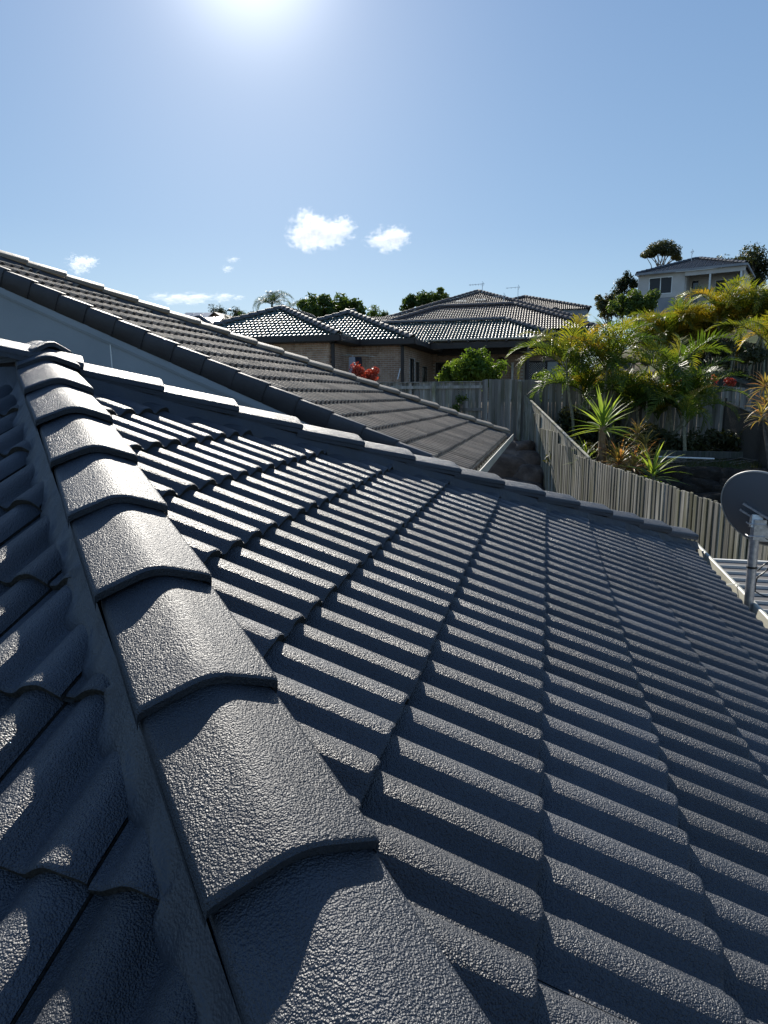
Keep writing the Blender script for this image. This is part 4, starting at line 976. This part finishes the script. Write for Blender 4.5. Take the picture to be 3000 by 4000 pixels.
def palm_clump(base_, canes, label, kinds, group=None, nf=(6, 9), scale=1.0, sd=1, name='palm'):
    r = random.Random(sd); root = empty(name, base_, label, 'palm', group)
    for (dx, dy, h, lean) in canes:
        b0 = Vector(base_)+Vector((dx, dy, -.05)); top = b0+Vector((lean[0], lean[1], h))
        mid = b0.lerp(top, .5)-Vector((lean[0]*.15, 0, 0)); mb = MB(); mb.tube([b0, mid, top, top+Vector((lean[0]*.1, 0, .5))], [.05, .042, .036, .022], 8); mb.build('cane', M['cane'], root)
        n = r.randint(*nf); a0 = r.uniform(0, 6.28)
        for i in range(n):
            an = a0+i*2.399; tilt = r.uniform(-.1, .75)*(1 if i > 1 else .2); s_ = scale*r.uniform(.75, 1.12)
            Mx = Matrix.Translation(top+Vector((0, 0, .1+.3*r.random()))) @ Matrix.Rotation(an, 4, 'Z') @ Matrix.Rotation(tilt, 4, 'Y') @ Matrix.Rotation(r.uniform(-.4, .4), 4, 'X') @ Matrix.Diagonal((s_, s_, s_, 1))
            me = r.choice(kinds); inst('frond', me, Mx, root)
    return root
def canes(n, spread, h0, h1, sd, lean=.35):
    r = random.Random(sd); return [(r.uniform(-spread, spread), r.uniform(-.4, .4), r.uniform(h0, h1), (r.uniform(-lean, lean), r.uniform(-.2, .2))) for _ in range(n)]
g = 'golden cane palms behind the paling fences'
c1 = at(2310, 1700, 18.9); c1.z = gz(c1.x, c1.y)
palm_clump(c1, canes(6, .5, .6, 2.3, 3, .6), 'tall golden cane palm clump nearest the brick house pergola', FR+FRG[:1], g, scale=.95, sd=4, nf=(7, 10))
c2 = at(2600, 1700, 18.7); c2.z = gz(c2.x, c2.y)
palm_clump(c2, canes(7, .8, .5, 2.0, 8, .6), 'dark green cane palm clump left of the black pool fence', FR+FR+FRG[:1], g, scale=.95, sd=9, nf=(7, 10))
c3 = at(2470, 1700, 19.2); c3.z = gz(c3.x, c3.y)
palm_clump(c3, canes(2, .3, .4, 1.2, 15, .3), 'cane palm clump in the middle between two bigger ones', FR+FRG[:1], g, scale=.9, sd=19, nf=(6, 9))
for i, (px, py, Y, h0, h1, n, lab) in enumerate(((2560, 1420, 26, 1.4, 3.0, 7, 'golden palm clump just below the wide window of the hillside house'), (2760, 1380, 26.5, 1.6, 3.4, 9, 'golden palm clump below the verandah of the hillside house'), (2960, 1360, 26, 2.0, 3.8, 9, 'tallest golden palm clump at the right edge of the hillside'))):
    c = at(px, py, Y); palm_clump((c.x, c.y, gz(c.x, c.y)), canes(n, 1.3, h0+max(.1, c.z-gz(c.x, c.y)-1.2), max(.3, c.z-gz(c.x, c.y)+.25*i-.05), 30+i, .5), lab, FRG+FRG+FR[:1], 'golden palms on the hillside', scale=.95, nf=(8, 11), sd=40+i)
c = at(3050, 1560, 16); palm_clump((c.x, c.y, gz(c.x, c.y)), [(0, 0, 2.3, (-.2, 0)), (.3, 0, 2.0, (-.1, 0))], 'yellow palm reaching in at the right edge above the pool fence', FRG, sd=77, scale=.75)
c = at(2675, 1790, 16.6); palm_clump((c.x, c.y, gz(c.x, c.y)), [(0, 0, .7, (-.05, 0))], 'young palm with pale stem against the far fence', FR[:2]+FRG[:1], sd=60, scale=.55, nf=(6, 6))
# blade rosettes
def blade_mesh(L, wd, bend, mt, nm='leaf', fold=.3):
    mb = MB(); rows = []; a = 0; p = Vector((0, 0, 0))
    for i in range(7):
        f = i/6; ww = wd*(.55+.9*f if f < .4 else 1-(f-.4)/.6*.97)*.5; q = Vector((-math.sin(a), 0, math.cos(a)))
        rows.append([p+Vector((0, -ww, 0))+q*ww*fold, p.copy(), p+Vector((0, ww, 0))+q*ww*fold]); p = p+Vector((math.cos(a), 0, math.sin(a)))*L/6; a -= bend/6
    mb.grid(rows); return mb.mesh(nm, M[mt])
def rosette(root, top, n, mesh, up0, up1, sd, s0=.85, s1=1.1, nm='leaf'):
    r = random.Random(sd)
    for i in range(n):
        f = i/n; el = up0+(up1-up0)*f+r.uniform(-.1, .1); Mx = Matrix.Translation(top+Vector((0, 0, -.12*(1-f)))) @ Matrix.Rotation(i*2.399+r.uniform(-.2, .2), 4, 'Z') @ Matrix.Rotation(-el, 4, 'Y') @ Matrix.Rotation(r.uniform(-.3, .3), 4, 'X')
        s_ = r.uniform(s0, s1); Mx = Mx @ Matrix.Diagonal((s_, s_, s_, 1)); inst(nm, r.choice(mesh), Mx, root)
def stem(root, a, b, r0, r1, mt='bark'):
    mb = MB(); mb.tube([a, a.lerp(b, .5)+Vector((.02, 0, 0)), b], [r0, (r0+r1)/2, r1], 8); mb.build('trunk', M[mt], root)
YB = [blade_mesh(.84, .075, .3, 'yucca'), blade_mesh(.76, .07, .6, 'yucca')]; DB = [blade_mesh(.46, .04, 1.0, 'drac'), blade_mesh(.42, .038, .6, 'drac')]; GB = [blade_mesh(.85, .065, .5, 'yucca'), blade_mesh(.8, .06, .9, 'leafbright')]
DEAD = [blade_mesh(.62, .05, 1.3, 'deadleaf'), blade_mesh(.5, .045, .8, 'deadleaf')]
top = at(2355, 1660, 14.3); b0 = Vector((top.x, top.y, gz(top.x, top.y)))
yu = empty('yucca', b0, 'tall spiky yucca with bright green head and dry leaf skirt', 'yucca')
stem(yu, b0, top, .10, .07, 'deadleaf'); rosette(yu, top, 46, YB, -.15, 1.45, 3)
r_ = random.Random(5)
for i in range(60):
    f = r_.random(); p = top.lerp(b0, f*.62)-Vector((0, 0, .08)); Mx = Matrix.Translation(p) @ Matrix.Rotation(r_.uniform(0, 6.3), 4, 'Z') @ Matrix.Rotation(r_.uniform(.95, 1.4), 4, 'Y'); inst('dry_leaf', r_.choice(DEAD), Mx, yu)
for (px, py, Y, lab, n, sd) in ((2490, 1690, 14.9, 'highest of the three slender dracaena heads beside the yucca', 34, 1), (2520, 1735, 14.6, 'yellowish dracaena head in the middle of the slender three', 34, 2), (2525, 1785, 14.3, 'lowest slender dracaena head nearest the paling fence', 34, 3)):
    tp = at(px, py, Y); b_0 = Vector((tp.x-.2, tp.y, gz(tp.x, tp.y)+.0)); dr_ = empty('dracaena', b_0, lab, 'plant', 'dracaenas beside the yucca'); stem(dr_, b_0, tp, .035, .02); rosette(dr_, tp, n, DB, -.35, 1.4, sd)
for (px, py, Y, mesh, n, sd, lab, sc_) in ((2420, 1800, 14.0, DB, 60, 11, 'bushy yellow and green spiky plant right of the yucca trunk', 1.35), (2475, 1815, 13.7, DB, 46, 12, 'orange-tipped spiky plant between the yucca and green rosette', 1.2), (2550, 1850, 12.6, GB, 34, 13, 'bright green sword-leaved rosette leaning over the paling fence', .9), (2290, 1790, 14.8, GB, 18, 14, 'small green and yellow sword leaves left of the yucca trunk', .8)):
    tp = at(px, py, Y); b_0 = Vector((tp.x, tp.y, gz(tp.x, tp.y))); pl = empty('spiky_plant', b_0, lab, 'plant'); stem(pl, b_0, tp, .05, .04); rosette(pl, tp, n, mesh, -.2, 1.4, sd, .8*sc_, 1.1*sc_)
for i, (px, py, Y) in enumerate(((2985, 1500, 15.2), (2990, 1570, 15.0), (2975, 1620, 14.6))):
    tp = at(px, py, Y); b_0 = Vector((tp.x+.25, tp.y, gz(tp.x, tp.y))); pl = empty('dracaena', b_0, ['upper', 'middle', 'lower'][i]+' dracaena head at the right picture edge above the pool fence', 'plant', 'dracaenas at the right edge'); stem(pl, b_0, tp, .03, .02); rosette(pl, tp, 32, DB, -.4, 1.3, 50+i)
# leafy crowns made of many leaves
def leaves_mb(mb, centres, n, size, sd, flat=1.0):
    r = random.Random(sd)
    for i in range(n):
        c, rad = r.choice(centres); d = Vector((r.gauss(0, 1), r.gauss(0, 1), r.gauss(0, 1))).normalized(); rr = rad*(r.random()**.45)
        p = Vector(c)+Vector((d.x*rr, d.y*rr, d.z*rr*flat)); nrm_ = (d+Vector((r.gauss(0, .7), r.gauss(0, .7), r.gauss(0, .7)+.4))).normalized()
        a = nrm_.orthogonal().normalized(); a = Matrix.Rotation(r.uniform(0, 6.28), 3, nrm_) @ a; b = nrm_.cross(a); s_ = size*r.uniform(.6, 1.3)
        mb.face([p-a*s_, p-b*s_*.38+nrm_*s_*.1, p+a*s_, p+b*s_*.38+nrm_*s_*.1])
def blobs(c, rx, ry, rz, n, rad, sd):
    r = random.Random(sd); o = []
    for i in range(n):
        d = Vector((r.gauss(0, 1), r.gauss(0, 1), r.gauss(0, 1))).normalized()*(r.random()**.5); o.append((Vector(c)+Vector((d.x*rx, d.y*ry, d.z*rz)), rad*r.uniform(.6, 1.25)))
    return o
def shrub(name, c, rx, ry, rz, n, size, mt, lab, cat, sd, nb=14, rad=None, z0=None, group=None, trunk=True):
    c = Vector(c); zb = gz(c.x, c.y) if z0 is None else z0; root = empty(name, (c.x, c.y, zb), lab, cat, group); cs = blobs(c, rx, ry, rz, nb, rad or min(rx, rz)*.45, sd)
    mb = MB(); leaves_mb(mb, cs, n, size, sd); mb.build('crown' if name.endswith('tree') else 'foliage', M[mt], root)
    mb = MB(); r = random.Random(sd); s0 = Vector((c.x, c.y, zb-.1)); fork = Vector((c.x, c.y, zb+(c.z-rz-zb)*.8)) if c.z-rz > zb+.3 else Vector((c.x, c.y, zb+.1))
    tr = max(.03, rz*.07); mb.tube([s0, fork], [tr, tr*.8], 7)
    for p, q in cs[:9]: mb.tube([fork, fork.lerp(p, .5)+Vector((r.uniform(-.1, .1)*rx, 0, .05*rz)), p], [tr*.6, tr*.4, tr*.15], 5)
    mb.build('trunk', M['bark'], root); return root
shrub('shrub', at(1850, 1455, 23.2), 1.15, .8, .62, 5600, .085, 'leafbright', 'bright yellow-green leafy shrub in front of the sliding door', 'shrub', 1, 44, .27)
mb = None
q = at(1735, 1470, 23); 
shrub('shrub', at(1742, 1440, 23.3), .22, .25, .45, 800, .08, 'leafbright', 'slim bright green shoot left of the big shrub', 'shrub', 2, 6, .22)
shrub('shrub', at(1420, 1460, 23.0), .62, .5, .28, 1900, .06, 'leafred', 'red-leaved shrub beneath the clothes line', 'shrub', 3, 14, .22)
shrub('shrub', at(2735, 1497, 21.2), 1.05, .4, .14, 2600, .05, 'leafred', 'low coral-red shrub showing over the far fence at right', 'shrub', 4, 22, .16)
shrub('shrub', at(2180, 1478, 22), .7, .5, .2, 1500, .07, 'leafbright', 'low green hedge top peeping over the fence left of the palms', 'shrub', 5, 10, .2)
shrub('shrub', at(2490, 1192, 40), 1.45, 1.0, .65, 6500, .11, 'leafmid', 'dense green bush below the hillside house window', 'shrub', 6, 44, .36)
shrub('tree', at(2385, 1195, 44), 1.2, 1.0, .75, 3800, .11, 'leafdark', 'darker tree left of the green bush on the hill', 'tree', 7, 36, .34)
shrub('tree', at(2440, 1115, 62), 1.1, .8, .95, 3000, .13, 'leafdark', 'dark olive tree beside the left wall of the hillside house', 'tree', 8, 34, .34)
shrub('tree', at(2870, 1045, 70), 1.6, 1.5, 1.1, 2400, .17, 'leafdark', 'thin grey-green tree behind the right end of the dark glossy roof', 'tree', 9, 14, .8)
shrub('tree', at(2945, 1050, 68), 1.7, 1.5, 1.7, 3800, .17, 'leafdark', 'rounded dark tree at the right of the hillside house', 'tree', 10, 16, .9)
shrub('tree', at(1295, 1215, 50), 3.0, 2, 1.0, 5200, .2, 'leafmid', 'broad tree top between the two front hip roofs', 'tree', 12, 44, .5)
shrub('tree', at(1640, 1185, 75), 2.2, 1.6, 1.1, 3600, .2, 'leafmid', 'green tree top behind the left end of the brown roof', 'tree', 13, 36, .5)
shrub('tree', at(1715, 1170, 75), .7, .7, 1.2, 1300, .2, 'leafmid', 'narrow upright tree top left of the tallest brown roof', 'tree', 14, 8, .6)
shrub('tree', at(1475, 1238, 70), 1.6, 1.2, .8, 1300, .2, 'leafmid', 'small loose tree over the roof valley', 'tree', 15, 8, .6)
shrub('tree', at(935, 1252, 62), 1.2, 1, 1.0, 1500, .12, 'leafdark', 'dark shrubby tree right of the street lamp', 'tree', 16, 9, .6)
shrub('tree', at(860, 1212, 80), 1.3, 1, .7, 900, .12, 'leafdark', 'sparse tree behind the solar panel roof', 'tree', 17, 8, .6)
shrub('tree', at(985, 1237, 60), 1.2, 1, .5, 800, .14, 'leafmid', 'low green tree beside the left hip of the brick house', 'tree', 18, 7, .5)
# dark undergrowth behind the fences
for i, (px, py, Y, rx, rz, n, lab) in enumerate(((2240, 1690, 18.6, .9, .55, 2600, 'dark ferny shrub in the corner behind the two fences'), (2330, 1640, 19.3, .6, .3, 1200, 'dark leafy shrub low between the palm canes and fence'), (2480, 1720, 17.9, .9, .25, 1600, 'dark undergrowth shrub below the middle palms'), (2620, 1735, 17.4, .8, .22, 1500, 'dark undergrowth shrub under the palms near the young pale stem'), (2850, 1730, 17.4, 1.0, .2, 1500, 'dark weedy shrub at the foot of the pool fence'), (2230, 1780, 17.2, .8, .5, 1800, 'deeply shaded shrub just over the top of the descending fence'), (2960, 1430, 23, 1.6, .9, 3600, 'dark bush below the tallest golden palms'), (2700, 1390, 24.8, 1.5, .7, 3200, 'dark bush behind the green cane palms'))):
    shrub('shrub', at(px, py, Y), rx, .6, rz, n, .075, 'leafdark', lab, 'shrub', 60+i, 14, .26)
shrub('vine', at(1800, 1545, 19.85), .16, .06, .16, 160, .05, 'leafmid', 'small green creeper high on the fence rail', 'vine', 91, 5, .12)
shrub('vine', at(1785, 1580, 19.85), .14, .06, .2, 170, .05, 'leafmid', 'small green creeper lower on the fence rail', 'vine', 92, 5, .12)
# umbrella-shaped tree on the skyline
c = at(2575, 1000, 72); zb = gz(c.x, c.y); ut = empty('tree', (c.x, c.y, zb), 'umbrella-shaped gum tree with bare branching stems on the skyline', 'tree')
cs = []; r = random.Random(3)
for (px, py, rd) in ((2530, 993, .75), (2548, 975, .8), (2568, 960, .85), (2590, 952, .9), (2612, 958, .85), (2632, 972, .8), (2640, 990, .6), (2518, 998, .5), (2600, 972, .8), (2575, 978, .6), (2650, 1010, .4), (2640, 1005, .5), (2560, 985, .5), (2592, 990, .5), (2545, 998, .45), (2618, 990, .5)): cs.append((at(px, py, 72+r.uniform(-.8, .8)), rd*.95))
mb = MB(); leaves_mb(mb, cs, 5200, .12, 4, .55); mb.build('crown', M['leafdark'], ut)
mb = MB(); b0 = at(2570, 1062, 72); mb.tube([(c.x, c.y, zb), b0], [.18, .12], 7)
for p, rd in cs: mb.tube([b0+Vector((r.uniform(-.5, .5), 0, -.4)), b0.lerp(p, .35)+Vector((r.uniform(-.3, .3), 0, .15)), b0.lerp(p, .7)+Vector((r.uniform(-.25, .25), 0, .2)), p], [.05, .04, .03, .015], 5)
mb.build('trunk', M['bark'], ut)
# distant feather palms
for i, (px, py, Y, n, sc_, lab) in enumerate(((1062, 1190, 60, 20, .95, 'feathery palm standing highest above the left hip roof'), (1195, 1215, 55, 22, .62, 'low bushy palm top between the hip roof and broad tree'), (1115, 1222, 58, 12, .6, 'small palm top tucked behind the left roof apex'))):
    p = at(px, py, Y); zb = gz(p.x, p.y); rt = empty('palm_tree', (p.x, p.y, zb), lab, 'palm'); mb = MB(); mb.tube([(p.x, p.y, zb), p], [.16, .10], 8); mb.build('trunk', M['bark'], rt); r = random.Random(i+70)
    for k in range(n):
        s_ = sc_*r.uniform(.8, 1.15); Mx = Matrix.Translation(p) @ Matrix.Rotation(k*2.399, 4, 'Z') @ Matrix.Rotation(r.uniform(-.1, 1.0), 4, 'Y') @ Matrix.Diagonal((s_, s_, s_, 1)); inst('frond', r.choice(FRF), Mx, rt)
# garden pipe, sleepers, branches
a = at(2572, 1788, 14.9)+Vector((0, 0, .02)); b = at(2790, 1796, 14.9)+Vector((0, 0, .02)); mb = MB(); mb.tube([a, b], .017, 8); tag(mb.build('pipe', M['white']), 'white plastic pipe lying along the dark garden bed', 'pipe')
a = at(2580, 1772, 15.9); b = at(2900, 1778, 15.9); mb = MB(); mb.bar(a, b, .08, .14); tag(mb.build('garden_edging', M['wood3']), 'old timber edging board behind the white pipe', 'edging')
r = random.Random(12); mb = MB()
for i in range(26):
    p = at(r.uniform(2560, 2980), r.uniform(1740, 1810), r.uniform(15.3, 16.8)); p.z = gz(p.x, p.y)+.05; an = r.uniform(-.5, .5); L = r.uniform(.3, 1.1); mb.tube([p, p+Vector((L*.5*math.cos(an), L*.5*math.sin(an), r.uniform(.02, .12))), p+Vector((L*math.cos(an+.3), L*math.sin(an+.3), .02))], [.012, .009, .004], 4)
tag(mb.build('twigs', M['bark']), 'scattered dry twigs on the dark garden bed', 'twigs', kind='stuff')
mb = MB(); r = random.Random(31)
for i in range(5200):
    x = r.uniform(1.2, 6.5); y = r.uniform(14.6, 19.7)
    if noise.noise(Vector((x*.9, y*.9, 2))) < -.02: continue
    z = gz(x, y)+.02; a = r.uniform(0, 6.3); h = r.uniform(.06, .2); mb.face([(x-.008*math.cos(a), y-.008*math.sin(a), z), (x+.008*math.cos(a), y+.008*math.sin(a), z), (x+r.uniform(-.08, .08), y+r.uniform(-.08, .08), z+h)])
tag(mb.build('grass', M['leafdark']), 'thin dark weeds growing over the garden bed', 'grass', kind='stuff')

# ------------------------------------------------------------------ clouds (small volumes, far out)
def cloudmat(name, dens, sc_, thr):
    mt = bpy.data.materials.new(name); mt.use_nodes = True; t = mt.node_tree; t.nodes.clear(); out = nd(t, 'ShaderNodeOutputMaterial'); pv = nd(t, 'ShaderNodeVolumePrincipled')
    pv.inputs['Color'].default_value = (.98, .98, .98, 1); pv.inputs['Anisotropy'].default_value = .3
    tc = nd(t, 'ShaderNodeTexCoord'); ln = nd(t, 'ShaderNodeVectorMath', operation='LENGTH'); t.links.new(tc.outputs['Object'], ln.inputs[0])
    n = nd(t, 'ShaderNodeTexNoise', Scale=sc_, Detail=8.0, Roughness=.68); t.links.new(tc.outputs['Object'], n.inputs['Vector'])
    oi = nd(t, 'ShaderNodeObjectInfo'); mp = nd(t, 'ShaderNodeTexNoise'); t.nodes.remove(mp)
    a0 = nd(t, 'ShaderNodeMath', operation='MULTIPLY_ADD'); a0.inputs[1].default_value = 3.6; a0.inputs[2].default_value = -1.8; t.links.new(n.outputs[0], a0.inputs[0])
    a = nd(t, 'ShaderNodeMath', operation='MULTIPLY_ADD'); a.inputs[1].default_value = -1.0; t.links.new(ln.outputs['Value'], a.inputs[0]); t.links.new(a0.outputs[0], a.inputs[2])
    m1 = nd(t, 'ShaderNodeMapRange'); m1.inputs[1].default_value = thr; m1.inputs[2].default_value = thr+.35; m1.inputs[3].default_value = 0; m1.inputs[4].default_value = dens
    t.links.new(a.outputs[0], m1.inputs[0]); t.links.new(m1.outputs[0], pv.inputs['Density']); t.links.new(pv.outputs[0], out.inputs['Volume']); return mt
def puffs(name, px0, py0, pts, lab, Y=900, dens=.055, thr=-.60):
    root = empty(name, at(px0, py0, Y), lab, 'cloud'); 
    for i, (px, py, rx, ry) in enumerate(pts):
        c = at(px, py, Y); k_ = Y/FOC*1.03; bm = bmesh.new(); bmesh.ops.create_icosphere(bm, subdivisions=2, radius=1.0); me = bpy.data.meshes.new('puff'); bm.to_mesh(me); bm.free()
        me.materials.append(cloudmat('cloud_vapour', dens, 2.3+.3*i, thr)); o = inst('puff', me, Matrix.Translation(c) @ Matrix.Diagonal((rx*k_*1.05, min(rx, ry)*k_*1.05, ry*k_*1.05, 1)), root)
puffs('cloud', 1245, 910, [(1215, 900, 100, 85), (1290, 912, 115, 62), (1175, 925, 70, 50), (1200, 860, 45, 55), (1340, 878, 50, 42)], 'largest white cloud with ragged edges left of centre')
puffs('cloud', 1510, 935, [(1520, 932, 90, 55), (1470, 938, 60, 30), (1550, 925, 55, 48)], 'second rounded white cloud right of the largest one')
puffs('cloud', 315, 1030, [(310, 1030, 70, 48), (350, 1022, 50, 30)], 'small white cloud above the grey-brown roof at left')
puffs('cloud', 740, 1165, [(680, 1165, 90, 28), (760, 1165, 110, 30), (620, 1158, 60, 18)], 'long low cloud above the neighbour hip', dens=.06)
puffs('cloud', 875, 1158, [(870, 1160, 60, 24), (930, 1162, 40, 14)], 'small ragged cloud right of the long low one')
puffs('cloud', 887, 1050, [(887, 1050, 34, 18)], 'tiny puff of cloud above the low clouds'); puffs('cloud', 905, 1014, [(908, 1014, 40, 14)], 'faint smallest wisp above the tiny puff')
